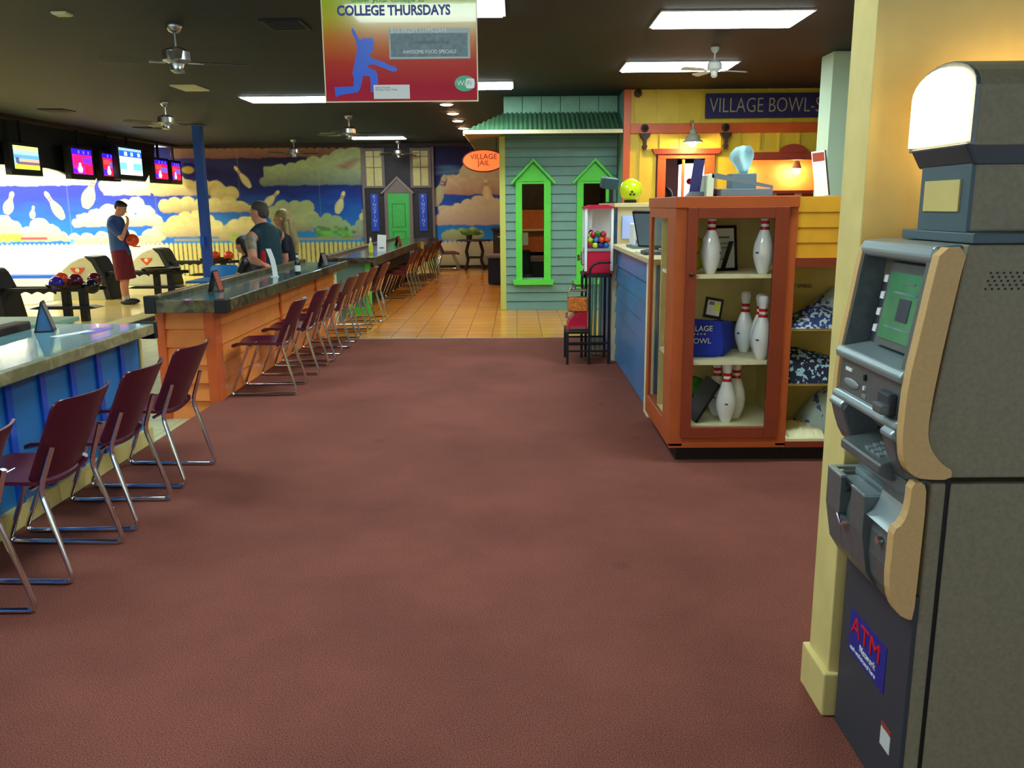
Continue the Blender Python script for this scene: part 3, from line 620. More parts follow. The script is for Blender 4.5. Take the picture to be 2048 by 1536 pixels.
# oval lit sign
o = thing('oval_sign', 'glowing orange oval sign hanging beside the green house', 'sign', (-.58, 13.6, 2.25))
def ell(rx, rz, n=40): return [(-.50 + rx * math.cos(2 * PI * k / n), 2.21 + rz * math.sin(2 * PI * k / n)) for k in range(n)]
obj('rim', MB().prism(ell(.335, .175), 'y', 13.60, 13.64), 'oval_edge', o); obj('face', MB().prism(ell(.315, .155), 'y', 13.585, 13.60), 'oval_orange', o)
text('lettering', 'VILLAGE\nJAIL', .112, (-.50, 13.58, 2.235), FACE, 'oval_letter', o, align='CENTER', ext=.003)
obj('hanger', MB().tube([(-.7, 13.62, 2.34), (-.7, 13.62, 2.55)], .006), 'black', o); obj('hanger', MB().tube([(-.3, 13.62, 2.34), (-.3, 13.62, 2.55)], .006), 'black', o)

# ================================================================== YELLOW SHOP FRONT
YF = 12.1
o = thing('shop_facade', 'yellow board-and-batten shop front with orange trim behind the desk', 'shop front', (3.4, YF, 0))
g = MB().box(1.50, 1.93, YF, YF + .1, 0, CZ).box(2.75, 3.10, YF, YF + .1, 0, CZ).box(1.93, 2.75, YF, YF + .1, 2.2, CZ).box(1.93, 2.75, YF, YF + .1, 0, 1.1).box(3.10, 5.6, YF, YF + .1, 2.13, CZ).box(3.1, 5.6, YF, YF + .1, 0, .9).box(5.4, 5.6, YF, YF + .1, .9, 2.13)
obj('boards', g, 'yellow_wall', o)
for k in range(12):
    x = 1.62 + k * .30; obj('batten', MB().box(x, x + .035, YF - .018, YF, 2.605, 3.05), 'yellow_wall', o)
    x = 1.70 + k * .27; obj('batten', MB().box(x, x + .03, YF - .018, YF, 2.25 if x > 3.05 else (2.28 if 1.85 < x < 2.82 else 0), 2.475), 'yellow_wall', o)
obj('corner_board', MB().box(1.47, 1.565, YF - .045, YF + .02, 0, 3.05), 'orange_trim', o, bev=.004)
obj('return_board', MB().box(1.472, 1.49, YF + .02, YH + .05, 0, 3.05), 'sage', o); obj('orange_band', MB().box(1.565, 5.6, YF - .035, YF, 2.475, 2.605), 'orange_trim', o, bev=.004)
w = obj('window_frame', MB().box(1.95, 2.06, YF - .04, YF + .02, 1.0, 2.18).box(2.60, 2.73, YF - .04, YF + .02, 1.0, 2.18).box(1.95, 2.73, YF - .045, YF + .02, 2.14, 2.20), 'orange_trim', o, bev=.003)
g = MB().prism([(1.90, 2.20), (2.78, 2.20), (2.82, 2.27), (1.86, 2.27)], 'y', YF - .08, YF + .02); obj('head_moulding', g, 'rust_red', w, world=False).data.transform(Matrix.Translation(-o.location))
obj('mullion', MB().box(2.29, 2.325, YF - .02, YF + .02, 1.0, 2.14), 'warm_orange', w, world=False).data.transform(Matrix.Translation(-o.location))
obj('lintel', MB().box(3.10, 5.6, YF - .05, YF + .02, 2.11, 2.215), 'rust_red', o, bev=.003)
obj('arch', MB().prism([(3.80 + .19 * math.cos(PI * k / 16), 2.205 + .115 * math.sin(PI * k / 16)) for k in range(17)], 'y', YF - .06, YF), 'rust_red', o)
# recess behind the opening
struct('wall_shop_back', MB().box(3.0, 5.6, 12.95, 13.05, 0, 2.4), 'warm_orange'); struct('trim_41', MB().box(3.0, 3.06, YF + .1, 12.95, 0, 2.4), 'rust_red'); struct('trim_42', MB().box(3.0, 5.6, YF + .1, 13.0, 2.3, 2.4), 'rust_red')
struct('wall_shop_inner', MB().box(1.62, 3.0, 14.6, 14.7, 0, CZ), mat('brown_wall', S(130, 80, 66), .6))
obj('serving_ledge', MB().box(3.06, 5.5, YF - .16, YF + .3, 1.66, 1.70), 'rust_red', o, bev=.004); obj('ledge_front', MB().box(3.06, 5.5, YF - .03, YF - .001, .9, 1.66), 'rust_red', o)
for x, lb in ((3.30, 'small bright shop lamp behind the tissue box'), (4.08, 'small bright shop lamp at the right, beside the square post')):
    l = thing('sconce', lb, 'lamp', (x, 12.75, 2.02), 0, 'lamps in the shop opening')
    obj('shade', MB().lathe([(.07, 2.02), (.035, 2.12), (.02, 2.13)], (x, 12.75, 0)), 'metal_grey', l); obj('bulb', MB().ball((x, 12.75, 1.99), .05), 'bulb', l); obj('stem', MB().tube([(x, 12.75, 2.13), (x, 12.75, 2.3)], .008), 'metal_grey', l)
for k, (x, c) in enumerate(((3.25, 'paper'), (3.55, 'paper'), (3.90, 'cream'))):
    l = thing('menu_card', ('pale menu card left of the shop ledge', 'pale menu card in the middle of the shop ledge', 'pale menu card at the right of the shop ledge')[k], 'card', (x, YF - .17, 1.5), 0, 'cards under the shop ledge')
    obj('card', MB().box(x - .05, x + .05, YF - .045, YF - .032, 1.48, 1.66), c, l); obj('print', MB().box(x - .035, x + .035, YF - .048, YF - .0455, 1.5, 1.56), 'paper_text', l)
# sign
l = thing('shop_sign', 'long dark navy VILLAGE BOWL sign on the yellow shop front', 'sign', (3.6, YF, 2.8))
obj('board', MB().box(2.575, 4.9, YF - .07, YF - .02, 2.665, 2.985), 'navy_sign', l, bev=.004)
text('lettering', 'VILLAGE BOWL-SHOP', .275, (2.62, YF - .072, 2.738), FACE, 'sign_letter', l, ext=.003, wscale=.715, bold=-.0035)
# corbels with rosettes
for x, lb in ((1.76, 'dark iron bracket left of the barn lamp'), (2.86, 'dark iron bracket right of the barn lamp')):
    l = thing('iron_bracket', lb, 'bracket', (x, YF, 2.37), 0, 'iron brackets on the yellow front')
    obj('bracket', MB().prism([(x - .08, 2.475), (x + .08, 2.475), (x + .06, 2.43), (x + .025, 2.385), (x + .02, 2.33), (x + .035, 2.30), (x + .02, 2.262), (x - .02, 2.262), (x - .035, 2.30), (x - .02, 2.33), (x - .025, 2.385), (x - .06, 2.43)], 'y', YF - .10, YF - .02), 'dark_brown', l, bev=.006)
    obj('rosette', MB().lathe([(.055, -.035), (.05, -.06), (.025, -.065), (.02, -.05), (.01, -.075)], (x, YF, 2.545), 18, ax='y'), 'dark_brown', l)
single('iron_rosette', MB().lathe([(.055, -.02), (.05, -.06), (.025, -.065), (.01, -.075)], (1.66, YF, 3.0), 18, ax='y'), 'dark_brown', 'round iron rosette at the top left corner of the yellow front', 'rosette', (1.66, YF, 3.0))
# barn lamp
l = thing('barn_lamp', 'grey barn lamp shining over the orange window', 'lamp', (2.37, YF - .25, 2.4))
LX, LY = 2.37, YF - .28
obj('shade', MB().lathe([(.135, 2.335), (.13, 2.352), (.10, 2.37), (.088, 2.42), (.05, 2.445), (.04, 2.50), (.018, 2.52)], (LX, LY, 0), 24), 'metal_grey', l, smooth=True)
obj('bulb', MB().ball((LX, LY, 2.325), .055), 'bulb', l, smooth=True)
obj('gooseneck', MB().tube([(LX, LY, 2.51), (LX, LY, 2.57), (LX, LY + .06, 2.62), (LX, YF - .10, 2.62), (LX, YF - .02, 2.58)], .012), 'metal_grey', l, smooth=True)
# things behind the window
l = thing('added_room_lamp', 'second unseen lamp added to brighten the dim room behind the lime windows', 'lamp', (.25, 13.7, 2.3)); obj('bulb', MB().ball((.25, 13.7, 2.3), .045), 'bulb', l); obj('cord', MB().tube([(.25, 13.7, 2.34), (.25, 13.7, CZ)], .004), 'black', l)  # another added bulb, hidden from view, to brighten the back room
l = thing('claw_machine', 'brightly lit white prize machine behind the orange window', 'arcade machine', (2.5, 13.2, 0))
obj('cabinet', MB().box(2.50, 2.95, 13.1, 13.6, 0, 1.62), 'ball_maroon', l); obj('prize', MB().ball((2.60, 13.10, 1.86), .05), 'red_machine', l, smooth=True); obj('prize', MB().ball((2.66, 13.10, 1.72), .06), 'ball_maroon', l, smooth=True); obj('prize', MB().ball((2.70, 13.10, 1.94), .045), 'ball_purple', l, smooth=True); obj('lit_box', MB().box(2.52, 2.93, 13.12, 13.58, 1.62, 2.12), mat('lit_box', (.8, .8, 1), .4, emit=2.2, ecol=(.85, .8, 1)), l); obj('header', MB().box(2.50, 2.95, 13.08, 13.6, 2.12, 2.3), 'navy', l)
l = thing('mannequin', 'dark round shapes behind the orange window bottom', 'display', (2.2, 12.9, 0)); obj('stand', MB().tube([(2.2, 12.9, 0), (2.2, 12.9, 1.6)], .03), 'black', l); obj('head', MB().ball((2.2, 12.9, 1.66), .12), 'black', l, smooth=True)

# ================================================================== DESK
o = thing('reception_desk', 'blue clapboard reception desk with cream top behind the glass cabinet', 'desk', (1.4, 7.3, 0))
g = MB(); boards_x(g, .985, 6.2, 8.35, .03, 1.11, 7, -1, .020, .012); obj('clapboards', g, 'desk_blue', o)
obj('body', MB().box(.985, 1.25, 6.0, 8.35, 0, 1.11), 'desk_blue', o)
obj('corner_post', MB().box(.945, .985, 6.02, 6.22, 0, 1.11), 'cream', o, bev=.004); obj('corner_post', MB().box(.94, .985, 8.35, 8.42, 0, 1.12), 'cream', o, bev=.004)
obj('desktop', MB().box(.93, 1.9, 5.95, 8.42, 1.11, 1.15), 'desk_cream', o, bev=.006)
# raised end wall
o = thing('desk_end_wall', 'taller cream end wall at the far side of the reception desk', 'partition', (1.6, 8.55, 0))
obj('panel', MB().box(.985, 3.2, 8.43, 8.62, 0, 1.50), 'desk_cream', o); obj('cap', MB().box(.95, 3.2, 8.40, 8.66, 1.50, 1.54), 'desk_cream', o, bev=.005)
g = MB(); boards_x(g, .985, 8.43, 10.0, 0, 1.5, 10, -1, .024); obj('clapboards', g, 'navy_board', o); obj('side_wall', MB().box(.985, 1.05, 8.62, 10.0, 0, 1.50), 'navy_board', o)
obj('side_cap', MB().box(.95, 1.08, 8.66, 10.0, 1.50, 1.54), 'cream', o)
# ball on a stand, display pole
o = thing('bowling_ball', 'yellow-green bowling ball on a small black stand on the desk end wall', 'bowling ball', (1.12, 8.53, 1.54))
g = MB().ball((1.12, 8.53, 1.665), .109, 28, 18); obj('ball', g, 'ball_lime', o, smooth=True)
for dx, dz in ((.0, -.02), (.02, -.045), (-.015, -.045)): obj('finger_hole', MB().lathe([(.011, -.004), (.011, .0)], (1.12 + dx, 8.424, 1.665 + dz), 10, ax='y'), 'black', o)
obj('stand', MB().lathe([(.06, 1.541), (.065, 1.56), (.05, 1.572)], (1.12, 8.53, 0), 16), 'black', o)
o = thing('display_pole', 'dark angled price display on a pole beside the toy machine', 'display', (.97, 8.9, 1.54))
obj('screen_box', MB().box(-.085, .085, -.045, .045, -.055, .055), 'dark_teal', o, world=False, bev=.008).location = (-.02, 0, .20)
o.children[0].rotation_euler = (.25, .12, .2)
obj('pole', MB().tube([(0, 0, 0), (0, 0, .16)], .022), 'black', o, world=False); obj('foot', MB().box(-.05, .05, -.05, .05, 0, .012), 'black', o, world=False)
# till things
o = thing('cash_register', 'pale receipt printer and till standing on the reception desk', 'cash register', (1.12, 7.6, 1.15))
obj('printer', MB().box(1.02, 1.26, 7.5, 7.8, 1.17, 1.36), 'white', o, bev=.01); obj('slot', MB().box(1.05, 1.23, 7.49, 7.5, 1.235, 1.265), 'black', o); obj('till_base', MB().box(1.0, 1.30, 7.42, 7.85, 1.15, 1.17), 'slate', o)
obj('key_panel', MB().box(1.04, 1.18, 7.488, 7.5, 1.19, 1.225), 'slate', o); text('printed_digits', '000', .05, (1.05, 7.487, 1.192), FACE, 'paper', o)
single('wall_poster', MB().box(1.03, 1.25, 8.415, 8.425, 1.20, 1.42), 'glow_lilac', 'pale poster fixed to the cream end wall behind the till', 'poster', (1.14, 8.42, 1.2))
o = thing('touch_screen', 'dark framed touch screen tilted beside the till', 'monitor', (1.12, 6.9, 1.15))
sc = obj('screen', MB().box(-.02, .02, -.17, .17, 0, .30), 'black', o, world=False, bev=.005); sc.location = (-.0, 0, .04); sc.rotation_euler = (0, -.30, .75)
sc2 = obj('glass', MB().box(-.024, -.0205, -.15, .15, .02, .28), 'slate', sc, world=False); obj('foot', MB().box(-.07, .09, -.09, .09, 0, .02), 'black', o, world=False, bev=.01)
obj('neck', MB().tube([(0, 0, .01), (.0, 0, .10)], .02), 'black', o, world=False)
o = thing('card_reader', 'small dark card reader lying on the front of the desk top', 'card reader', (1.0, 6.55, 1.15)); obj('body', MB().box(.96, 1.10, 6.45, 6.66, 1.15, 1.18), 'atm_dark', o, bev=.008); obj('display', MB().box(.98, 1.08, 6.56, 6.64, 1.181, 1.184), 'top_pale', o)
single('receipt', MB().box(.97, 1.06, 6.80, 6.98, 1.15, 1.153), 'paper', 'white slip lying on the desk top near the till', 'paper slip', (1, 6.9, 1.15))

# ================================================================== VENDING MACHINES
o = thing('capsule_machine', 'tall red and clear capsule toy machine beside the desk', 'vending machine', (.78, 8.4, .86))
x0_, x1_, y0_, y1_ = .665, .915, 8.25, 8.52
obj('base', MB().box(x0_, x1_, y0_, y1_, .875, 1.085), 'red_machine', o, bev=.006); obj('collar', MB().box(x0_ - .006, x1_ + .006, y0_ - .006, y1_ + .006, 1.085, 1.115), 'steel', o, bev=.003)
for cx in (x0_, x1_):
    for cy in (y0_, y1_): obj('corner_strip', MB().box(cx - .012, cx + .012, cy - .012, cy + .012, .90, 1.49), 'white', o)
obj('window', MB().box(x0_ + .005, x1_ - .005, y0_, y0_ + .004, 1.115, 1.49), 'glass', o); obj('window', MB().box(x0_, x0_ + .004, y0_ + .005, y1_, 1.115, 1.49), 'glass', o); obj('back_wall', MB().box(x0_, x1_, y1_ - .004, y1_, 1.115, 1.49), 'white', o)
obj('lid', MB().prism([(x0_ - .02, 1.49), (x1_ + .02, 1.49), (x1_ + .02, 1.505), (x1_ - .05, 1.525), (x0_ + .05, 1.525), (x0_ - .02, 1.505)], 'y', y0_ - .02, y1_ + .02), 'red_machine', o)
obj('lock_rod', MB().tube([(.735, 8.46, 1.30), (.735, 8.46, 1.47)], .022), 'white', o, smooth=True)
obj('coin_mechanism', MB().box(x0_ - .035, x0_, 8.32, 8.44, .95, 1.08), 'chrome', o, bev=.008); obj('turn_knob', MB().lathe([(.03, -.07), (.03, -.05), (.012, -.045), (.012, -.035)], (x0_, 8.38, 1.02), 14, ax='x'), 'chrome', o)
rr = random.Random(5)
cols_ = ['ball_lime', 'teal_plastic', 'ball_maroon', 'ball_purple', 'red_machine', 'cream', 'ball_green', 'ball_orange']
caps = []
for lz in range(3):
    for iy in range(4 if lz < 2 else 3):
        for ix in range(4 if lz < 2 else 3): caps.append((rr.choice(cols_), .698 + ix * .056 + lz % 2 * .01 + rr.uniform(-.004, .004) + (.03 if lz == 2 else 0), 8.284 + iy * .058 + rr.uniform(-.004, .004), 1.145 + lz * .049 + (rr.uniform(0, .02) if lz == 2 else 0)))
cp = {}
names = {'ball_lime': 'lime', 'teal_plastic': 'blue', 'ball_maroon': 'dark red', 'ball_purple': 'purple', 'red_machine': 'red', 'cream': 'pale', 'ball_green': 'green', 'ball_orange': 'orange'}
for k, (mm, x, y, z) in enumerate(caps):
    c = single('toy_capsule', MB().ball((x, y, z), .027, 14, 10), mm, '%s toy capsule in the clear part of the tall vending machine' % names[mm], 'toy capsule', (x, y, z), '%s capsules in the toy machine' % names[mm], smooth=True, recalc=False)
o = thing('machine_stand', 'black two-level metal stand carrying the red vending machines', 'stand', (.7, 8.35, 0))
def bar(a, b2, r=.011): return MB().tube([a, b2], r, 6)
for x, z in ((.49, .30), (.70, .86), (.655, .86), (.89, .86)):
    for y in ((8.18, 8.60) if x in (.49, .70, .89) else (8.55,)): obj('leg', MB().box(x - .012, x + .012, y - .012, y + .012, 0, z), 'black', o)
for y in (8.18, 8.60):
    for z in (.12, .20): obj('rail', MB().box(.48, .90, y - .009, y + .009, z, z + .018), 'black', o)
obj('upper_frame', MB().box(.64, .91, 8.17, 8.19, .845, .875).box(.64, .91, 8.59, 8.61, .845, .875).box(.64, .66, 8.17, 8.6, .845, .875).box(.89, .91, 8.17, 8.6, .845, .875), 'black', o)
obj('lower_frame', MB().box(.48, .70, 8.17, 8.61, .30, .325), 'black', o)
obj('hoop', MB().tube([(.70, 8.2, .86), (.705, 8.2, .92), (.735, 8.2, .965), (.79, 8.2, .985), (.90, 8.2, .985)], .011), 'black', o, smooth=True)
o = thing('candy_machine', 'low red candy machine with clear globe full of orange sweets', 'vending machine', (.59, 8.4, .325))
obj('base', MB().prism([(.50, .325), (.68, .325), (.69, .33), (.69, .50), (.62, .505), (.56, .48), (.52, .43), (.50, .38)], 'y', 8.26, 8.5), 'red_machine', o, bev=.006); obj('chute', MB().box(.53, .67, 8.245, 8.26, .335, .36), 'chrome', o)
obj('globe', MB().box(.50, .695, 8.25, 8.45, .505, .70), 'glass', o, bev=.01); obj('sweets', MB().box(.506, .689, 8.256, 8.444, .507, .64), 'candy', o, bev=.01); o.children[-1]['kind'] = 'stuff'
obj('lid', MB().box(.51, .68, 8.26, 8.44, .70, .73), 'chrome', o, bev=.01); obj('lock', MB().lathe([(.02, .73), (.02, .76), (.01, .77)], (.56, 8.32, 0), 12), 'chrome', o); obj('coin_slide', MB().box(.475, .50, 8.28, 8.38, .44, .50), 'chrome', o, bev=.004)
for k, x in enumerate((.76, .80, .85)): single('cane', MB().tube([(x, 8.72, 0.01), (x + .01, 8.72, .84)], .016), 'sage_pale', ('pale vertical tube behind the stand, leftmost', 'pale vertical tube behind the stand, middle', 'pale vertical tube behind the stand, rightmost')[k], 'tube', (x, 8.72, 0), 'tubes behind the machine stand')

# ================================================================== DISPLAY CABINET
YC = 4.92
o = thing('display_cabinet', 'orange wooden display cabinet with glass door, pins on its shelves', 'display cabinet', (1.25, 5.4, 0))
obj('plinth', MB().box(.96, 1.60, 4.98, 5.9, 0, .09), 'black', o)
obj('bottom', MB().box(.907, 1.598, YC + .002, 5.878, .092, .209), 'cab_orange', o); obj('top', MB().box(.90, 1.60, YC - .02, 5.9, 1.50, 1.565), 'cab_orange', o, bev=.004)
obj('face_frame', MB().box(.905, .985, YC, YC + .03, .10, 1.5).box(1.54, 1.60, YC, YC + .03, .10, 1.5), 'cab_orange', o, bev=.003)
obj('side_frame', MB().box(.905, .93, YC + .03, 5.17, .21, 1.5).box(.905, .93, 5.80, 5.88, .10, 1.5).box(.905, .93, 5.17, 5.80, 1.44, 1.5).box(.905, .93, 5.17, 5.8, .10, .22).box(.905, 1.6, YC, YC + .03, .09, .12), 'cab_orange', o, bev=.003)
obj('side_pane', MB().box(.915, .919, 5.17, 5.80, .22, 1.44), 'glass', o)
obj('partition', MB().box(1.575, 1.60, YC + .03, 5.88, .1, 1.5), 'cream_yellow', o); obj('back', MB().box(.93, 1.60, 5.50, 5.52, .2, 1.5), 'cream_yellow', o)
obj('floor_board', MB().box(.93, 1.575, YC + .03, 5.5, .21, .225), 'cream', o)
obj('shelf', MB().box(.935, 1.57, YC + .02, 5.5, 1.10, 1.122), 'cream', o); obj('shelf', MB().box(.935, 1.57, YC + .02, 5.5, .592, .614), 'cream', o)
d = obj('door', MB().box(.97, 1.03, YC - .022, YC, .155, 1.505).box(1.465, 1.545, YC - .022, YC, .155, 1.505).box(1.03, 1.465, YC - .022, YC, 1.44, 1.505).box(1.03, 1.465, YC - .022, YC, .155, .222), 'cab_door', o, bev=.004)
kb = obj('knob', MB().ball((.998, YC - .035, 1.128), .013), 'dark_brown', d, world=False); kb.data.transform(Matrix.Translation(-o.location)); pn = obj('door_pane', MB().box(1.03, 1.465, YC - .012, YC - .008, .222, 1.44), 'glass', d, world=False); pn.data.transform(Matrix.Translation(-o.location))
# right part: yellow boards above an open shelf niche
o = thing('shelf_cabinet', 'yellow clapboard cabinet with open shelves of folded clothes', 'cabinet', (2.0, 5.4, 0))
g = MB(); boards_y(g, YC + .03, 1.60, 2.6, 1.215, 1.56, 4, .008, .004); obj('clapboards', g, 'yellow_siding', o)
obj('plinth', MB().box(1.602, 2.6, 4.98, 5.9, 0, .09), 'black', o); obj('carcass', MB().box(1.602, 2.6, YC + .03, 5.88, 1.215, 1.56), 'yellow_siding', o); obj('head_rail', MB().box(1.602, 2.6, YC - .0, YC + .05, 1.165, 1.215), 'cab_door', o)
obj('back', MB().box(1.602, 2.6, 5.40, 5.42, .1, 1.2), 'cream_yellow', o); obj('base', MB().box(1.602, 2.6, YC, 5.88, .09, .125), 'cab_door', o); obj('floor_board', MB().box(1.6, 2.6, YC + .01, 5.4, .125, .14), 'cream', o)
obj('shelf', MB().box(1.6, 2.6, YC + .06, 5.4, .785, .80), 'cream_yellow', o); obj('shelf', MB().box(1.6, 2.6, YC + .06, 5.4, .455, .47), 'cream_yellow', o)
text('lettering', 'ADULT SMALL', .034, (1.655, 5.395, 1.0), FACE, 'paper_text', o); text('lettering', 'ADULT XL', .034, (1.665, 5.395, .37), FACE, 'paper_text', o)
def cloth_pile(name, lb, x0, x1, y, z, hs, m, seed):
    r = random.Random(seed); n = 22; g = MB(); vs = []; fs = []
    for i in range(n + 1):
        for j in range(9):
            u, v = i / n, j / 8; hh = np.interp(u, [k / (len(hs) - 1) for k in range(len(hs))], hs) * math.sin(PI * (.12 + .76 * v)) + r.uniform(-.008, .008)
            if i in (0, n) or j in (0, 8): hh = 0
            vs.append((x0 + (x1 - x0) * u, y + (v - .5) * .30, z + max(0, hh)))
    for i in range(n):
        for j in range(8): a = i * 9 + j; fs.append((a, a + 9, a + 10, a + 1))
    g.add(vs, fs); base = [i * 9 for i in range(n + 1)] + [n * 9 + j for j in range(1, 9)] + [i * 9 + 8 for i in range(n - 1, -1, -1)] + [j for j in range(7, 0, -1)]
    g.f.append(tuple(base)); g.mi.append(0)
    o = single(name, g, m, lb, 'clothing', ((x0 + x1) / 2, y, z), smooth=True); return o
def speck(name, c1, c2, scale=40, thr=.52):
    m = mat(name, c1, .8); nt = m.node_tree; b = nt.nodes['Principled BSDF']; tc = nt.nodes.new('ShaderNodeTexCoord'); n = nt.nodes.new('ShaderNodeTexVoronoi'); n.inputs['Scale'].default_value = scale
    n2 = nt.nodes.new('ShaderNodeTexNoise'); n2.inputs['Scale'].default_value = scale * .8
    r = nt.nodes.new('ShaderNodeValToRGB'); r.color_ramp.interpolation = 'CONSTANT'; r.color_ramp.elements[0].color = (*c1, 1); r.color_ramp.elements[1].position = thr; r.color_ramp.elements[1].color = (*c2, 1)
    nt.links.new(tc.outputs['Object'], n2.inputs['Vector']); nt.links.new(n2.outputs['Fac'], r.inputs[0]); nt.links.new(r.outputs[0], b.inputs['Base Color'])
speck('print_blue', S(40, 66, 120), S(190, 204, 210), 55, .54); speck('print_navy', S(22, 26, 46), S(150, 186, 204), 42, .56); speck('print_pale', S(170, 190, 190), S(60, 90, 140), 26, .6)
cloth_pile('folded_shirt', 'blue patterned shirt folded on the upper open shelf', 1.62, 1.94, 5.12, .80, (.03, .07, .11, .13, .11, .08), 'print_blue', 1)
cloth_pile('folded_shirt', 'pale shirt heaped on top of the upper open shelf, far right', 1.80, 2.1, 5.26, .80, (.06, .16, .22, .2, .1), 'print_pale', 2)
cloth_pile('folded_shirt', 'dark navy shirt with white print folded on the middle open shelf', 1.61, 2.05, 5.12, .47, (.19, .19, .17, .15, .12, .10), 'print_navy', 3)
cloth_pile('folded_shirt', 'cream shirt lying flat on the lowest open shelf', 1.63, 1.86, 5.12, .14, (.03, .05, .06, .05, .03), 'cream', 4)
cloth_pile('folded_shirt', 'pale blue patterned shirt heaped on the lowest open shelf', 1.76, 2.1, 5.2, .14, (.06, .2, .26, .24, .12), 'print_pale', 5)
# pins
PROF = [(.026, 0), (.029, .006), (.0358, .02), (.0495, .057), (.0575, .09), (.0605, .114), (.0598, .14), (.0556, .168), (.0475, .196), (.0385, .222), (.0295, .244), (.0242, .262), (.0232, .272), (.0226, .282), (.0228, .290), (.0236, .302), (.0262, .318), (.030, .336), (.0322, .350), (.0310, .364), (.0262, .373), (.0165, .379), (.004, .381)]
PM = [0] * 10 + [0, 1, 0, 0, 1, 0, 0, 0, 0, 0, 0, 0]
PROF2 = PROF[:11] + [(.0242, .260), (.0232, .272), (.0227, .282), (.0226, .292), (.0236, .304)] + PROF[16:]
PM2 = [0] * 11 + [1, 0, 0, 1] + [0] * 7
PM2 = [0] * (len(PROF2) - 1); PM2[11] = 1; PM2[13] = 1
pinp = None
def pin(x, y, z, lb, grp, rz=0):
    global pinp
    if pinp is None:
        pinp = thing('bowling_pin', lb, 'bowling pin', (x, y, z), rz, grp)
        obj('body', MB().lathe([(r, h) for r, h in PROF], n=28), 'pin_white', pinp, smooth=True, world=False)
        for a, ra_, rb_ in ((.252, .0282, .0246), (.286, .0234, .0252)): obj('red_stripe', MB().lathe([(ra_, a), ((ra_ + rb_) / 2 - .0003, a + .009), (rb_, a + .018)], n=28), 'pin_red', pinp, smooth=True, world=False)
        obj('mark', MB().box(-.009, .009, -.0625, -.0595, .118, .127), 'pin_mark', pinp, world=False)
        return pinp
    return dup(pinp, (x, y, z), rz, lb, grp)
PG = 'bowling pins in the display cabinet'
pin(1.134, 5.02, 1.122, 'white pin with bright red stripes standing left on the top cabinet shelf', PG, .9)
pin(1.436, 5.0, 1.122, 'white pin standing right on the top cabinet shelf', PG, -.9)
pin(1.42, 5.27, .614, 'rear left pin of the three on the middle cabinet shelf', PG, -.9); pin(1.475, 5.13, .614, 'middle pin of the three on the middle cabinet shelf', PG, -.5); pin(1.452, 5.0, .614, 'front pin of the three on the middle cabinet shelf', PG, -.7)
pin(1.245, 5.2, .225, 'rear left pin of the three at the cabinet bottom', PG, -.5); pin(1.262, 5.02, .225, 'front pin of the three at the cabinet bottom', PG, -.2); pin(1.345, 5.12, .225, 'right pin of the three at the cabinet bottom', PG, 2.4)
# certificate, balls, bag, photo, leaning frame
def frame_thing(lb, x, y, z, w, h, tilt, rz, b_=.018, m='black', pm='paper', deco=None):
    o = thing('picture_frame', lb, 'picture frame', (x, y, z), rz)
    R = Matrix.Rotation(tilt, 4, 'X')
    g = MB().box(-w / 2, w / 2, 0, .012, 0, b_).box(-w / 2, w / 2, 0, .012, h - b_, h).box(-w / 2, -w / 2 + b_, 0, .012, b_, h - b_).box(w / 2 - b_, w / 2, 0, .012, b_, h - b_).xf(R); obj('frame', g, m, o, world=False)
    obj('picture', MB().box(-w / 2 + b_, w / 2 - b_, .004, .010, b_, h - b_).xf(R), pm, o, world=False)
    if deco:
        for k, (a, b2, c, d_, mm) in enumerate(deco): obj('print', MB().box(-w / 2 + a * w, -w / 2 + b2 * w, .002, .0039, c * h, d_ * h).xf(R), mm, o, world=False)
    obj('easel_leg', MB().box(-.015, .015, .012, .016, 0, h * .7).xf(Matrix.Rotation(tilt + .55, 4, 'X')), m, o, world=False); return o
frame_thing('black framed certificate behind the left pin on the top cabinet shelf', 1.262, 5.22, 1.122, .20, .275, -.12, .35, deco=[(.3, .75, .72, .76, 'paper_text'), (.2, .8, .6, .62, 'paper_text'), (.2, .8, .5, .52, 'paper_text'), (.25, .6, .25, .27, 'paper_text')])
for x, y, z, lb, mm in ((.998, 5.18, 1.23, 'lime bowling ball on the top cabinet shelf, seen through the side pane', 'ball_lime'), (1.075, 5.37, .334, 'green and red bowling ball at the lower left of the cabinet', 'ball_green')):
    b_ = thing('bowling_ball', lb, 'bowling ball', (x + .05, y, z)); obj('ball', MB().ball((x + .05, y, z), .108, 26, 16), mm, b_, smooth=True)
    for q in ((-.02, .0), (.012, .01)): obj('finger_hole', MB().lathe([(.011, -.111), (.011, -.104)], (x + .05 + q[0], y, z + q[1]), 10, ax='y'), 'black', b_)
o = thing('tote_bag', 'blue cloth bag printed VILLAGE BOWL on the middle cabinet shelf', 'bag', (1.15, 5.2, .614))
obj('body', MB().prism([(1.02, .614), (1.20, .614), (1.245, .625), (1.25, .70), (1.235, .83), (1.04, .85), (1.0, .70)], 'y', 5.08, 5.11).xf(Matrix.Identity(4)), 'bag_blue', o, bev=.02)
obj('side_panel', MB().add([(1.245, 5.08, .62), (1.36, 5.28, .64), (1.35, 5.30, .80), (1.235, 5.10, .84), (1.20, 5.12, .615), (1.0, 5.3, .64), (1.0, 5.3, .80)], [(0, 1, 2, 3), (0, 4, 5, 1), (1, 5, 6, 2), (2, 6, 3)]), 'bag_blue', o)
obj('back_panel', MB().box(1.02, 1.33, 5.25, 5.31, .616, .80), 'bag_blue', o, bev=.02)
text('lettering', 'VILLAGE', .046, (1.008, 5.072, .775), FACE, 'white_ink', o, wscale=.98); text('lettering', 'BOWL', .046, (1.035, 5.072, .70), FACE, 'white_ink', o); text('stars', '* * * *', .03, (1.06, 5.072, .742), FACE, 'white_ink', o)
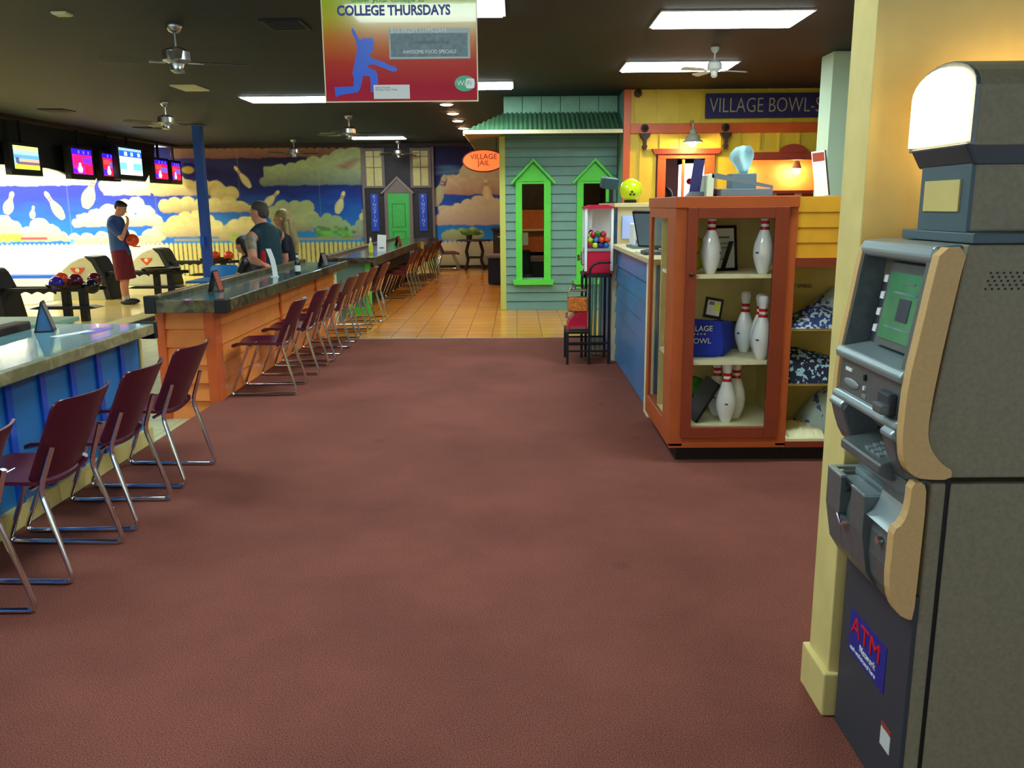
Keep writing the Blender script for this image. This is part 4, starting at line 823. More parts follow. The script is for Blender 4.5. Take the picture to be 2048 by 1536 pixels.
o = thing('photo_frame', 'small black framed card resting on the blue bag', 'picture frame', (1.175, 5.2, .838))
R = Matrix.Translation((1.185, 5.15, .842)) @ Matrix.Rotation(.18, 4, 'Y') @ Matrix.Rotation(-.2, 4, 'X')
obj('frame', MB().box(-.055, .055, 0, .01, 0, .125).xf(R), 'black', o); obj('card', MB().box(-.04, .04, -.003, 0, .018, .108).xf(R), 'paper', o); obj('yellow_patch', MB().box(.005, .035, -.005, -.003, .05, .09).xf(R), 'ball_lime', o); obj('print', MB().box(-.03, .0, -.005, -.003, .08, .10).xf(R), 'paper_text', o)
o = thing('magazine', 'pink and grey printed card behind the three pins on the middle shelf', 'card', (1.385, 5.38, .614)); obj('card', MB().box(1.335, 1.43, 5.38, 5.385, .616, .78), 'taupe', o); obj('frame', MB().box(1.325, 1.44, 5.386, 5.392, .614, .79), 'black', o)
o = thing('leaning_frame', 'dark picture frame leaning to the left at the cabinet bottom', 'picture frame', (1.13, 5.1, .225))
R = Matrix.Translation((1.08, 5.0, .225)) @ Matrix.Rotation(.52, 4, 'Y') @ Matrix.Rotation(.18, 4, 'Z')
obj('frame', MB().box(-.008, .008, 0, .20, 0, .27).xf(R), 'black', o); obj('picture', MB().box(.008, .010, .015, .185, .015, .255).xf(R), 'taupe', o)
# on top of the cabinets
ZT = 1.566
o = thing('navy_card', 'dark navy sign card leaning upright on the cabinet top', 'sign card', (1.08, 5.3, ZT))
obj('card', MB().box(-.032, .032, 0, .008, 0, .225).xf(Matrix.Rotation(.15, 4, 'Y') @ Matrix.Rotation(-.1, 4, 'X')), 'navy_sign', o, world=False); obj('holder', MB().prism([(-.05, 0), (.09, 0), (.05, .03), (-.02, .03)], 'y', -.03, .05), 'slate', o, world=False)
o = thing('desk_tray', 'grey sloping metal rack with white end plate on the cabinet top', 'rack', (1.33, 5.3, ZT))
obj('end_plate', MB().prism([(1.135, ZT), (1.175, ZT), (1.178, 1.69), (1.165, 1.70), (1.14, 1.69)], 'y', 5.2, 5.42), 'column_teal', o); obj('tray', MB().box(1.22, 1.53, 5.2, 5.42, ZT, ZT + .045), 'slate', o, bev=.004)
obj('sloping_rail', MB().prism([(1.165, 1.675), (1.165, 1.70), (1.20, 1.70), (1.53, 1.628), (1.53, 1.61)], 'y', 5.2, 5.215), 'slate', o); obj('red_item', MB().box(1.19, 1.23, 5.3, 5.36, ZT, ZT + .05), 'ball_maroon', o, bev=.01)
o = thing('tissue_box', 'grey tissue box with a pale blue tissue standing up, on the metal rack', 'tissue box', (1.38, 5.32, ZT + .045))
obj('box', MB().box(1.30, 1.45, 5.27, 5.40, ZT + .046, ZT + .135), 'slate', o, bev=.003)
g = MB(); vs = []; fs = []
rt2 = random.Random(3)
for i in range(11):
    u = i / 10
    for j in range(6):
        v = j / 5; wd = .022 + .082 * v * (1 if v < .65 else 1 - (v - .65) * 2.3); cx = 1.385 - .03 * v + (.045 * (v - .6) if v > .6 else 0)
        vs.append((cx + (u - .5) * 2 * wd, 5.33 + .018 * math.sin(u * 9 + v * 2) * (.4 + v), ZT + .133 + .15 * v + .02 * (1 - abs(u - .6)) * v))
for i in range(10):
    for j in range(5): a = i * 6 + j; fs.append((a, a + 6, a + 7, a + 1))
g.add(vs, fs); ts = obj('tissue', g, 'tissue', o, smooth=True); md = ts.modifiers.new('s', 'SOLIDIFY'); md.thickness = .0015
o = thing('paper_bag', 'white paper flyer with orange top leaning at the square post', 'flyer', (1.86, 5.32, ZT))
R = Matrix.Translation((1.87, 5.32, ZT)) @ Matrix.Rotation(-.12, 4, 'Y') @ Matrix.Rotation(-.1, 4, 'X')
obj('sheet', MB().box(-.045, .035, 0, .004, 0, .27).xf(R), 'white', o); obj('orange_top', MB().box(-.04, .03, -.002, 0, .21, .26).xf(R), 'rust_red', o); obj('backing', MB().box(.035, .045, 0, .006, .0, .27).xf(R), 'dark_brown', o)
mat('atm_glow', (1, .7, .3), .4, emit=8, ecol=(1, .60, .20))
# ================================================================== CASH MACHINE
AY0, AY1 = 1.88, 2.30
o = thing('cash_machine', 'large grey and tan cash machine standing against the wall at right', 'cash machine', (1.3, 2.1, 0))
obj('lower_cabinet', MB().box(.955, 1.58, AY0, AY1, 0, .885), 'atm_side', o, bev=.006)
obj('lower_front', MB().box(.945, .957, AY0 + .004, AY1 - .004, .005, .60), 'atm_dark', o)
obj('side_panel', MB().box(.998, 1.56, AY0 - .006, AY0, .02, .885), 'atm_side', o, bev=.003)
obj('side_groove', MB().box(.989, .998, AY0 - .002, AY0, .0, .895), 'black', o)
up_ = [(.985, .897), (.972, .93), (.945, .96), (.935, 1.0), (.95, 1.13), (.985, 1.43), (1.58, 1.43), (1.58, .897)]
obj('upper_cabinet', MB().prism(up_, 'y', AY0, AY1), 'atm_side', o, bev=.005)
# tan side shell (near side) and its twin on the far side
shellp = [(.921, 1.425), (.909, 1.354), (.893, 1.24), (.876, 1.131), (.872, 1.016), (.876, .963), (.885, .93), (.901, .909), (.93, .898), (.993, .897), (.993, .922), (.975, .93), (.955, .95), (.938, .975), (.928, 1.015), (.937, 1.131), (.966, 1.354), (.979, 1.422)]
shellp = chaikin(shellp, 1); obj('tan_shell', MB().prism(shellp, 'y', AY0 - .014, AY0 + .02), 'atm_tan', o, bev=.0015); shellp = chaikin(shellp, 1); obj('tan_shell', MB().prism(shellp, 'y', AY1 - .02, AY1 + .006), 'atm_tan', o, bev=.003)
low = [(.905, .890), (.933, .892), (.942, .86), (.94, .68), (.938, .548), (.925, .549), (.90, .563), (.883, .59), (.872, .64), (.873, .734), (.873, .775), (.893, .79), (.905, .83)]
low = chaikin(low, 1); obj('lower_tan_shell', MB().prism(low, 'y', AY0 - .012, AY0 + .02), 'atm_tan', o, bev=.002)
# front moulding around the screen: top bar, bottom bar, side bars
def slab(pts, y0, y1): return MB().prism(pts, 'y', y0, y1)
def fx(z): return float(np.interp(z, [.60, .90, .963, 1.016, 1.131, 1.24, 1.354, 1.42], [.90, .905, .882, .876, .880, .897, .912, .925]))
obj('top_bar', slab([(.922, 1.385), (.915, 1.40), (.922, 1.425), (.985, 1.43), (.985, 1.385)], AY0 + .02, AY1 - .005), 'atm_silver', o, bev=.006)
for y0, y1 in ((AY0 + .02, AY0 + .045), (AY1 - .03, AY1 - .005)): obj('side_bar', slab([(fx(1.14), 1.14), (fx(1.25), 1.25), (fx(1.39), 1.39), (1.0, 1.39), (1.0, 1.14)], y0, y1), 'atm_grey', o)
obj('middle_bar', slab([(.872, 1.115), (.868, 1.13), (.878, 1.145), (1.0, 1.17), (1.0, 1.115)], AY0 + .02, AY1 - .005), 'atm_silver', o, bev=.004)
# recessed screen
obj('screen_surround', slab([(.945, 1.15), (.985, 1.40), (1.0, 1.40), (1.0, 1.15)], AY0 + .045, AY1 - .03), 'atm_dark', o)
sx = lambda z: .945 + (z - 1.15) * .16
SB = obj('screen_bezel', slab([(sx(1.165) - .020, 1.165), (sx(1.375) - .020, 1.375), (sx(1.375) - .001, 1.375), (sx(1.165) - .001, 1.165)], AY0 + .075, AY1 - .105), 'atm_grey', o, bev=.003)
obj('screen', slab([(sx(1.185) - .024, 1.185), (sx(1.35) - .024, 1.35), (sx(1.35) - .021, 1.35), (sx(1.185) - .021, 1.185)], AY0 + .09, AY1 - .125), 'atm_screen', o)
for a, b2, c, d_, mm in ((.30, .55, 1.325, 1.330, 'paper_text'), (.2, .8, 1.300, 1.305, 'top_pale'), (.3, .6, 1.235, 1.290, 'atm_dark'), (.15, .85, 1.215, 1.219, 'top_pale')):
    w_ = .205; obj('screen_print', slab([(sx(c) - .026, c), (sx(d_) - .026, d_), (sx(d_) - .0245, d_), (sx(c) - .0245, c)], AY0 + .09 + a * w_, AY0 + .09 + b2 * w_), mm, o)
for k in range(4):
    z = 1.190 + k * .043; obj('screen_button', slab([(sx(z) - .012, z), (sx(z + .018) - .012, z + .018), (sx(z + .018), z + .018), (sx(z), z)], AY1 - .085, AY1 - .063), 'white', o)
# control panel under the screen
obj('control_panel', slab([(.882, 1.025), (.884, 1.115), (1.0, 1.115), (1.0, 1.0)], AY0 + .02, AY1 - .005), 'atm_grey', o)
obj('logo_plate', MB().ball((.881, AY1 - .10, 1.055), (.004, .05, .012), 16, 8), 'atm_silver', o, smooth=True); obj('label_plate', MB().box(.879, .883, AY1 - .10, AY1 - .06, 1.085, 1.093), 'white', o)
obj('indicator', MB().box(.878, .883, AY1 - .19, AY1 - .18, 1.055, 1.065), 'white', o); obj('label_plate', MB().box(.879, .883, AY1 - .20, AY1 - .175, 1.035, 1.043), 'atm_silver', o); obj('headphone_socket', MB().box(.878, .883, AY1 - .19, AY1 - .18, 1.08, 1.095), 'black', o)
cr = obj('card_reader', MB().box(.862, .885, AY0 + .05, AY0 + .115, 1.03, 1.085), 'atm_dark', o, bev=.006)
obj('card_lip', MB().box(.845, .868, AY0 + .045, AY0 + .10, 1.035, 1.06), 'atm_grey', o, bev=.006)
obj('lower_lip', slab([(.872, 1.0), (.866, 1.012), (.874, 1.026), (.90, 1.03), (.90, 1.0)], AY0 + .02, AY1 - .005), 'atm_silver', o, bev=.004)
# cheeks left and right of the keypad recess
for y0, y1 in ((AY0 + .02, AY0 + .085), (AY1 - .09, AY1 - .002)):
    obj('cheek', slab([(.875, 1.0), (.866, .985), (.872, .965), (.888, .915), (.905, .885), (1.0, .885), (1.0, 1.0)], y0, y1), 'atm_grey', o, bev=.006)
    obj('cheek_highlight', slab([(.862, .983), (.860, .995), (.870, 1.004), (.885, 1.006), (.885, .983)], y0 + .003, y1 - .003), 'atm_silver', o, bev=.004)
obj('recess_back', MB().box(.965, .98, AY0 + .08, AY1 - .085, .90, 1.0), 'black', o)
kp = obj('keypad_shelf', slab([(.868, .880), (.868, .900), (.872, .905), (.97, .93), (.97, .86), (.90, .862)], AY0 + .085, AY1 - .09), 'atm_grey', o, bev=.004)
for r_ in range(4):
    for c in range(3):
        x = .888 + r_ * .019; y = AY0 + .13 + c * .033; z = .905 + (x - .872) * .26
        obj('key', MB().box(x, x + .014, y, y + .024, z, z + .006), 'atm_silver', o)
# lower moulding with the receipt / cash tray
lp = [(.905, .885), (.912, .84), (.905, .78), (.887, .72), (.885, .66), (.895, .60), (.925, .548), (.96, .54), (.96, .885)]
T0, T1 = 2.03, 2.285; NA, NB = 2.115, 2.185
obj('lower_moulding', slab(lp, AY0 + .02, T0), 'atm_grey', o, bev=.006)
obj('lower_moulding', slab([(.950, .885), (.955, .785), (.905, .785), (.905, .775), (.887, .72), (.885, .66), (.895, .60), (.925, .548), (.975, .54), (.975, .885)], T0, AY1 - .003), 'atm_grey', o, bev=.003)
fp = [(.868, .80), (.868, .70), (.885, .60), (.91, .56), (.92, .60), (.915, .76), (.882, .76), (.882, .80)]
g = MB(); g.prism(fp, 'y', T0, NA); g.prism(fp, 'y', NB, T1); g.prism([(.869, .70), (.885, .60), (.91, .56), (.92, .60), (.90, .69)], 'y', NA, NB)
g.prism([(.868, .80), (.868, .70), (.885, .60), (.91, .56), (.95, .60), (.95, .80)], 'y', T0 - .002, T0 + .001)
obj('cash_tray', g, 'atm_grey', o, bev=.002)
obj('tray_rim', MB().box(.866, .955, T0 - .002, T0 + .02, .798, .806).box(.866, .955, T1 - .02, T1, .798, .806).box(.866, .884, T0 + .02, NA, .798, .806).box(.866, .884, NB, T1 - .02, .798, .806).box(.936, .955, T0 + .02, T1 - .02, .786, .806), 'atm_silver', o, bev=.002)
obj('tray_dark_plate', MB().box(.884, .936, T0 + .02, T1 - .02, .784, .788), 'dark_teal', o); obj('tray_slip', MB().box(.895, .930, T0 + .04, T1 - .05, .788, .791), 'atm_silver', o)  # dark plate stands in for the shaded cavity of the tray
obj('notch_lip', MB().tube([(.866, NA, .70), (.862, (NA + NB) / 2, .684), (.866, NB, .70)], .005), 'chrome', o)
obj('scoop', MB().prism([(.912, .83), (.903, .795), (.889, .77), (.873, .757), (.886, .745), (.912, .745)], 'y', AY0 + .02, T0 - .003), 'atm_silver', o, smooth=True); obj('lock', MB().lathe([(.010, -.012), (.010, .0)], (.885, AY0 + .075, .715), 12, ax='x'), 'chrome', o)
# stickers
st_ = obj('sticker', MB().box(.9435, .945, 2.0, 2.235, .27, .40), 'sticker_blue', o)
text('lettering', 'ATM', .075, (.9425, 2.222, .335), FACE_L, 'red_ink', o, ext=.001, wscale=1.25); text('lettering', 'Network', .028, (.9425, 2.16, .305), FACE_L, 'white_ink', o, ext=.001); text('lettering', 'cash withdrawal here', .018, (.9425, 2.222, .283), FACE_L, 'white_ink', o, ext=.001, wscale=1.1)
obj('sticker', MB().box(.9435, .945, 1.94, 1.995, .135, .185), 'paper', o); obj('sticker', MB().box(.9435, .945, 1.94, 1.995, .187, .20), 'rust_red', o)
# speaker holes on the side
g = MB()
for r_ in range(5):
    for c in range(9): g.lathe([(.0028, -.0008), (.0028, .0)], (1.04 + c * .0145 + (.007 if r_ % 2 else 0) - r_ * .002, AY0, 1.368 - r_ * .0088), 8, ax='y')
obj('speaker_holes', g, 'black', o)
# topper with the lamp
TY0, TY1 = 1.895, 2.19
obj('topper_foot', MB().box(.985, 1.50, TY0 - .035, TY1 + .02, 1.432, 1.455), 'atm_blue', o, bev=.003)
sideprof = [(1.0, 1.455), (1.0, 1.60), (.985, 1.62), (.985, 1.64), (.985, 1.79), (1.0, 1.83), (1.03, 1.845), (1.12, 1.85), (1.17, 1.83), (1.17, 1.455)]
arch = []
for k in range(13):
    a = PI * k / 12; arch.append(((TY0 + TY1) / 2 - math.cos(a) * (TY1 - TY0) / 2, 1.765 + .065 * math.sin(a)))
obj('topper_neck', MB().box(.997, 1.17, TY0 + .01, TY1 - .05, 1.455, 1.62), 'atm_side', o, bev=.006); obj('neck_front', MB().box(.990, .999, TY0 + .012, TY1 - .052, 1.456, 1.605), 'atm_blue', o)
obj('neck_sticker', MB().box(.986, .990, TY0 + .05, TY1 - .08, 1.50, 1.57), 'lime_dark' if False else 'cream_yellow', o)
obj('chin', MB().prism([(.965, 1.645), (.990, 1.60), (1.17, 1.60), (1.17, 1.645)], 'y', TY0 + .002, TY1 - .03), 'atm_dark', o, bev=.006)
poly = [(TY0, 1.64), (TY1, 1.64)] + [(p[0], p[1]) for p in reversed(arch)]
obj('topper_head', MB().prism(poly, 'x', .985, 1.44), 'atm_side', o, bev=.012)
sm_ = lambda s: [((TY0 + TY1) / 2 + (p[0] - (TY0 + TY1) / 2) * s, 1.73 + (p[1] - 1.73) * s) for p in poly]
obj('lamp_panel', MB().prism(sm_(.88), 'x', .965, .984), 'atm_lamp', o, bev=.008)
obj('lamp_rim', MB().prism(sm_(1.0), 'x', .976, .986), 'atm_grey', o, bev=.004)
obj('rear_lamp_panel', MB().box(1.16, 1.42, TY1, TY1 + .006, 1.66, 1.76), 'atm_glow', o)

# ================================================================== HANGING BANNER
BY = 5.0
o = thing('hanging_banner', 'red and yellow COLLEGE THURSDAYS banner hanging from the ceiling', 'banner', (-.64, BY, 2.4))
n = 60; vs = []; fs = []
bx0, bx1, bz0, bz1 = -1.062, -.214, 2.103, 2.72
for i in range(n + 1):
    z = bz0 + (bz1 - bz0) * i / n; vs += [(bx0, BY, z), (bx1, BY, z)]
for i in range(n): a = 2 * i; fs.append((a, a + 1, a + 3, a + 2))
m = mat('banner_print', (1, 1, 1), .16, coat=.4); nt = m.node_tree; b = nt.nodes['Principled BSDF']; tc = nt.nodes.new('ShaderNodeTexCoord'); sp_ = nt.nodes.new('ShaderNodeSeparateXYZ'); mr = nt.nodes.new('ShaderNodeMapRange'); rp = nt.nodes.new('ShaderNodeValToRGB')
mr.inputs['From Min'].default_value = bz0 - 2.4; mr.inputs['From Max'].default_value = bz1 - 2.4
nt.links.new(tc.outputs['Object'], sp_.inputs[0]); nt.links.new(sp_.outputs['Z'], mr.inputs['Value']); nt.links.new(mr.outputs[0], rp.inputs[0]); nt.links.new(rp.outputs[0], b.inputs['Base Color'])
E_ = rp.color_ramp.elements; E_[0].position = .12; E_[0].color = (*S(178, 22, 50), 1); E_[1].position = .92; E_[1].color = (*S(176, 214, 30), 1)
for p_, c_ in ((.34, S(196, 62, 44)), (.55, S(212, 128, 40)), (.72, S(204, 196, 40))): e_ = E_.new(p_); e_.color = (*c_, 1)
obj('sheet', MB().box(bx0, bx1, BY, BY + .004, bz0, bz1), 'banner_print', o)
obj('edging', MB().box(bx0 - .006, bx0, BY - .003, BY + .006, bz0 - .006, bz1).box(bx1, bx1 + .006, BY - .003, BY + .006, bz0 - .006, bz1).box(bx0, bx1, BY - .003, BY + .006, bz0 - .006, bz0), 'cream', o)
text('lettering', 'COLLEGE THURSDAYS', .072, (-.668, BY - .0015, 2.556), FACE, 'blue_ink', o, ext=.0012, wscale=.86, align='CENTER', bold=.0022)
text('lettering', 'show your college id', .03, (-.70, BY - .0015, 2.622), FACE, 'lime_dark', o, ext=.0012, align='CENTER', wscale=1.6)
def bp_(cx, cy): return (-1.068 + (cx / 6.4 - 1) * .00281, 2.634 - cy / 6.4 * .00262 + (cx / 6.4 - 1) * .00002)
fig = [(375, 365), (398, 355), (425, 400), (470, 500), (505, 500), (520, 485), (640, 485), (655, 540), (650, 630), (630, 670), (590, 680), (600, 715), (640, 750), (760, 790), (860, 845), (905, 855), (940, 890), (930, 915), (880, 925), (815, 895), (740, 865), (650, 828), (580, 826), (560, 850), (600, 875), (660, 905), (685, 950), (690, 1080), (640, 1090), (630, 1190), (590, 1180), (595, 1060), (585, 975), (500, 970), (480, 1060), (455, 1140), (420, 1185), (200, 1215), (140, 1240), (130, 1110), (370, 1105), (385, 1010), (365, 940), (395, 820), (425, 700), (440, 600), (420, 500), (390, 430)]
obj('bowler_silhouette', MB().prism([bp_(*p) for p in fig], 'y', BY - .0016, BY - .0004), mat('print_blue_fig', S(40, 96, 220), .3), o)
a0, a1 = bp_(845, 760), bp_(1870, 380)
obj('money_frame', MB().box(a0[0], a1[0], BY - .0016, BY - .0004, a0[1], a1[1]), mat('money_edge', S(170, 190, 190), .4), o)
mat('money', S(100, 124, 130), .4, noise=.3, scale=40)
b0, b1 = bp_(865, 735), bp_(1840, 440); obj('money_print', MB().box(b0[0], b1[0], BY - .0022, BY - .0017, b0[1], b1[1]), 'money', o)
text('lettering', '$10 FROM 11PM-2AM', .034, (a0[0] + .01, BY - .003, bp_(0, 420)[1]), FACE, 'white_ink', o, ext=.0008, wscale=.98); text('lettering', 'UNLIMITED BOWLING', .022, ((a0[0] + a1[0]) / 2, BY - .003, bp_(0, 560)[1]), FACE, 'paper_text', o, ext=.0008, align='CENTER')
text('lettering', 'AWESOME FOOD SPECIALS', .027, ((a0[0] + a1[0]) / 2, BY - .003, bp_(0, 685)[1]), FACE, 'white_ink', o, ext=.0008, align='CENTER', wscale=.9)
wc = bp_(1795, 1090)
obj('logo_badge', MB().prism([(wc[0] + .058 * math.cos(t) * (1 if abs(math.cos(t)) > .3 else 1), wc[1] + .042 * math.sin(t)) for t in [2 * PI * k / 30 for k in range(30)]], 'y', BY - .0018, BY - .0004), mat('wifi_green', S(70, 176, 130), .35), o)
obj('logo_white_part', MB().prism([(wc[0] + .03 + .024 * max(-1, min(1, 1.25 * math.cos(t))), wc[1] + .026 * max(-1, min(1, 1.25 * math.sin(t)))) for t in [2 * PI * (k + .5) / 24 for k in range(24)]], 'y', BY - .0026, BY - .0019), 'white_ink', o)
text('lettering', 'Wi', .04, (wc[0] - .045, BY - .0028, wc[1] - .012), FACE, 'white_ink', o, ext=.0006); text('lettering', 'Fi', .038, (wc[0] + .012, BY - .0035, wc[1] - .012), FACE, 'wifi_green', o, ext=.0006)
p0, p1 = bp_(630, 1275), bp_(1090, 1095)
obj('paper_note', MB().box(p0[0], p1[0], BY - .004, BY - .0025, p0[1], p1[1]), 'paper', o); text('lettering', 'every thursday\nBowling  Pizza  Wings', .014, (p0[0] + .01, BY - .0045, p1[1] - .018), FACE, 'paper_text', o, ext=.0004)
for x in (bx0 + .03, bx1 - .03): obj('chain', MB().tube([(x, BY, bz1 - .01), (x, BY, CZ)], .003), 'steel', o)

# ================================================================== CEILING FANS
def make_fan(lb, metal, bladem, rodl):
    t = thing('ceiling_fan', lb, 'ceiling fan', (0, 0, CZ))
    obj('canopy', MB().lathe([(.065, 0), (.068, -.02), (.045, -.055), (.015, -.07)], n=20), metal, t, smooth=True, world=False); obj('rod', MB().tube([(0, 0, -.06), (0, 0, -rodl)], .014), metal, t, world=False, smooth=True)
    obj('motor', MB().lathe([(.03, -rodl + .02), (.09, -rodl), (.115, -rodl - .02), (.115, -rodl - .09), (.06, -rodl - .115), (.05, -rodl - .15), (.055, -rodl - .17), (.03, -rodl - .19)], n=24), metal, t, smooth=True, world=False)
    for k in range(4):
        a = PI / 2 * k + .35; R = Matrix.Rotation(a, 4, 'Z') @ Matrix.Translation((0, 0, -rodl - .10)) @ Matrix.Rotation(.2, 4, 'X')
        b_ = obj('blade', MB().prism([(.19, -.045), (.56, -.06), (.60, -.04), (.60, .04), (.56, .06), (.19, .045)], 'z', -.004, .004).xf(R), bladem, t, world=False)
        obj('blade_arm', MB().box(.09, .22, -.012, .012, -.012, -.004).xf(R), metal, b_, world=False)
    return t
f0 = make_fan('nearest chrome ceiling fan at upper left', 'steel', 'blade', .20); f0.location = (-2.9, 7.68, CZ); f0['group'] = 'dark ceiling fans'
for x, y, rz, lb in ((-5.14, 13.0, .4, 'second dark ceiling fan, above the blue pillar'), (-2.85, 15.1, .9, 'dark ceiling fan just above the farthest light panel'), (-5.1, 20.2, .2, 'small far ceiling fan in front of the painted sky'), (-2.79, 20.9, .6, 'small far ceiling fan in front of the dark house front')): dup(f0, (x, y, CZ), rz, lb, 'dark ceiling fans')
f1 = make_fan('white ceiling fan in front of the light panel at upper right', 'white', 'white', .17); f1.location = (1.99, 8.97, CZ); f1.scale = (.62, .62, .80)

# ================================================================== PAINTED HOUSE FRONT ON THE BACK WALL
YM = YB - .06
o = thing('house_mural_panel', 'dark house front with lit windows and green door on the back wall', 'wall panel', (-2.9, YB, 0))
obj('panel', MB().box(-3.76, -2.05, YM, YB, .4, 2.95), 'mural_dark', o)
obj('edge_board', MB().box(-3.80, -3.745, YM - .02, YB, .3, 2.95), 'taupe', o); obj('edge_board', MB().box(-2.075, -2.02, YM - .02, YB, .3, 2.95), 'taupe', o)
for xa, xb in ((-3.68, -3.30), (-2.53, -2.16)):
    w = obj('window_frame', MB().box(xa - .07, xb + .07, YM - .03, YM, 1.98, 2.93), 'taupe', o)
    L = Matrix.Translation(-o.location)
    obj('pane', MB().box(xa, xb, YM - .035, YM - .031, 2.03, 2.86), 'pane_yellow', w, world=False).data.transform(L)
    for (a, b2, c, d_) in (((xa + xb) / 2 - .012, (xa + xb) / 2 + .012, 2.03, 2.86), (xa, xb, 2.46, 2.48), (xa, xb, 2.72, 2.735)): obj('glazing_bar', MB().box(a, b2, YM - .045, YM - .036, c, d_), 'taupe', w, world=False).data.transform(L)
obj('gable', MB().prism([(-3.30, 1.86), (-2.55, 1.86), (-2.93, 2.24)], 'y', YM - .05, YM), 'taupe', o)
g = MB()
for s in (-1, 1): g.prism([(-2.93, 2.26), (-2.93, 2.20), (-2.93 + s * .38, 1.83), (-2.93 + s * .41, 1.86)], 'y', YM - .09, YM - .04)
obj('gable_moulding', g, mat('taupe_light', S(140, 128, 118), .6), o)
obj('door_frame', MB().box(-3.26, -3.18, YM - .05, YM, .4, 1.86).box(-2.65, -2.56, YM - .05, YM, .4, 1.86), 'taupe', o)
d = obj('door', MB().box(-3.18, -2.65, YM - .03, YM, .4, 1.86), 'door_green', o)
for z0_, z1_ in ((1.02, 1.6), (.62, .92)):
    obj('door_groove', MB().box(-3.08, -2.75, YM - .034, YM - .031, z0_, z1_), 'door_groove', o); obj('door_panel', MB().box(-3.065, -2.765, YM - .038, YM - .0345, z0_ + .015, z1_ - .015), 'door_green', o)
for xc in (-3.51, -2.305):
    s_ = obj('vertical_sign', MB().box(xc - .095, xc + .095, YM - .03, YM, .93, 1.84), 'blue_sign', o)
    text('lettering', 'K\nI\nN\nG\nP\nI\nN\nS', .115, (xc, YM - .032, 1.735), FACE, 'glow_lilac', o, align='CENTER')
# back corner bar furniture
o = thing('round_table', 'round dark table with curved legs at the back wall', 'table', (-1.02, 20.9, 0))
obj('tabletop', MB().lathe([(.42, .70), (.44, .715), (.42, .73)], (-1.02, 20.9, 0), 30), 'dark_brown', o)
for s in (-1, 1):
    for yy in (20.75, 21.05): obj('leg', MB().tube([(-1.02 + s * .13, yy, .70), (-1.02 + s * .20, yy, .45), (-1.02 + s * .16, yy, .25), (-1.02 + s * .22, yy, .0)], .03), 'dark_brown', o)
obj('stretcher', MB().tube([(-1.2, 20.9, .30), (-.84, 20.9, .30)], .03), 'dark_brown', o)
o = thing('upright_cabinet', 'dark brown cabinet partly hidden by the green house corner', 'cabinet', (-.55, 21.0, 0)); obj('body', MB().box(-.56, -.20, 20.7, 21.4, 0, .95), 'dark_brown', o); obj('top', MB().box(-.60, -.18, 20.6, 21.45, .95, 1.0), 'black', o)
obj('drawer', MB().box(-.54, -.28, 20.68, 20.70, .72, .88), 'dark_brown', o); obj('drawer_pull', MB().box(-.45, -.37, 20.66, 20.68, .79, .81), 'steel', o)
o = thing('bar_stool', 'grey padded stool beside the green house corner', 'stool', (-.42, 16.9, 0)); obj('seat', MB().box(-.60, -.24, 16.7, 17.1, .52, .60), 'taupe', o, bev=.03); obj('base', MB().box(-.56, -.28, 16.74, 17.06, .02, .52), 'navy', o, bev=.02)
o = thing('potted_plant', 'bushy green plant standing on the round table', 'plant', (-1.15, 21.0, .73)); obj('pot', MB().lathe([(.06, .73), (.08, .83)], (-1.15, 21.0, 0)), 'dark_brown', o)
g = MB(); r_ = random.Random(2)
for k in range(120):
    a, b2 = r_.uniform(0, 2 * PI), r_.uniform(.2, 1.4); L = r_.uniform(.10, .22); c = Vector((-1.15 + r_.uniform(-.16, .2), 21.0, .83)); d_ = Vector((math.cos(a) * math.cos(b2), math.sin(a) * math.cos(b2) * .6, math.sin(b2))) * L
    s_ = d_.cross(Vector((0, 1, .2))).normalized() * .02; g.add([c, c + d_ * .5 + s_, c + d_, c + d_ * .5 - s_], [(0, 1, 2, 3)])
obj('leaves', g, mat('leaf', S(130, 160, 70), .6), o, recalc=False)
# ================================================================== MONITORS
def mon(lb, y0, y1, z0, z1, cols, x=-8.28, deep=.12, kind='pins'):
    o = thing('overhead_monitor', lb, 'monitor', (x, (y0 + y1) / 2, (z0 + z1) / 2), 0, 'overhead score monitors')
    obj('housing', MB().box(x - deep, x, y0 - .09, y1 + .09, z0 - .10, z1 + .06), 'black', o, bev=.01)
    H, L_ = z1 - z0, y1 - y0
    def lay(a, b2, c, d_, col, e=1.0, k=1, name='picture_patch'):
        mm = mat('scr_%d' % len(M), S(*col), .4, emit=e, ecol=S(*col)); obj(name, MB().box(x + .002 * k, x + .002 * k + .002, y0 + a * L_, y0 + b2 * L_, z0 + c * H, z0 + d_ * H), mm, o)
    for q in cols: lay(*q)
    if kind == 'pins':
        pc = mat('scr_pin', (1, 1, 1), .4, emit=1.4, ecol=(.8, .95, 1)) if 'scr_pin' not in M else M['scr_pin']
        yc, zc = y0 + .34 * L_, z0 + .06 * H; s = 1.0
        obj('pin_picture', MB().prism([(yc + a * s * L_ * 1.2, zc + b2 * H * .9) for a, b2 in ((-.05, 0), (.05, 0), (.10, .12), (.08, .22), (.03, .32), (.045, .40), (.0, .44), (-.045, .40), (-.03, .32), (-.08, .22), (-.10, .12))], 'x', x + .009, x + .011), pc, o)
    obj('hanger', MB().box(x - .08, x - .04, (y0 + y1) / 2 - .03, (y0 + y1) / 2 + .03, z1 + .06, 3.0), 'black', o)
    return o
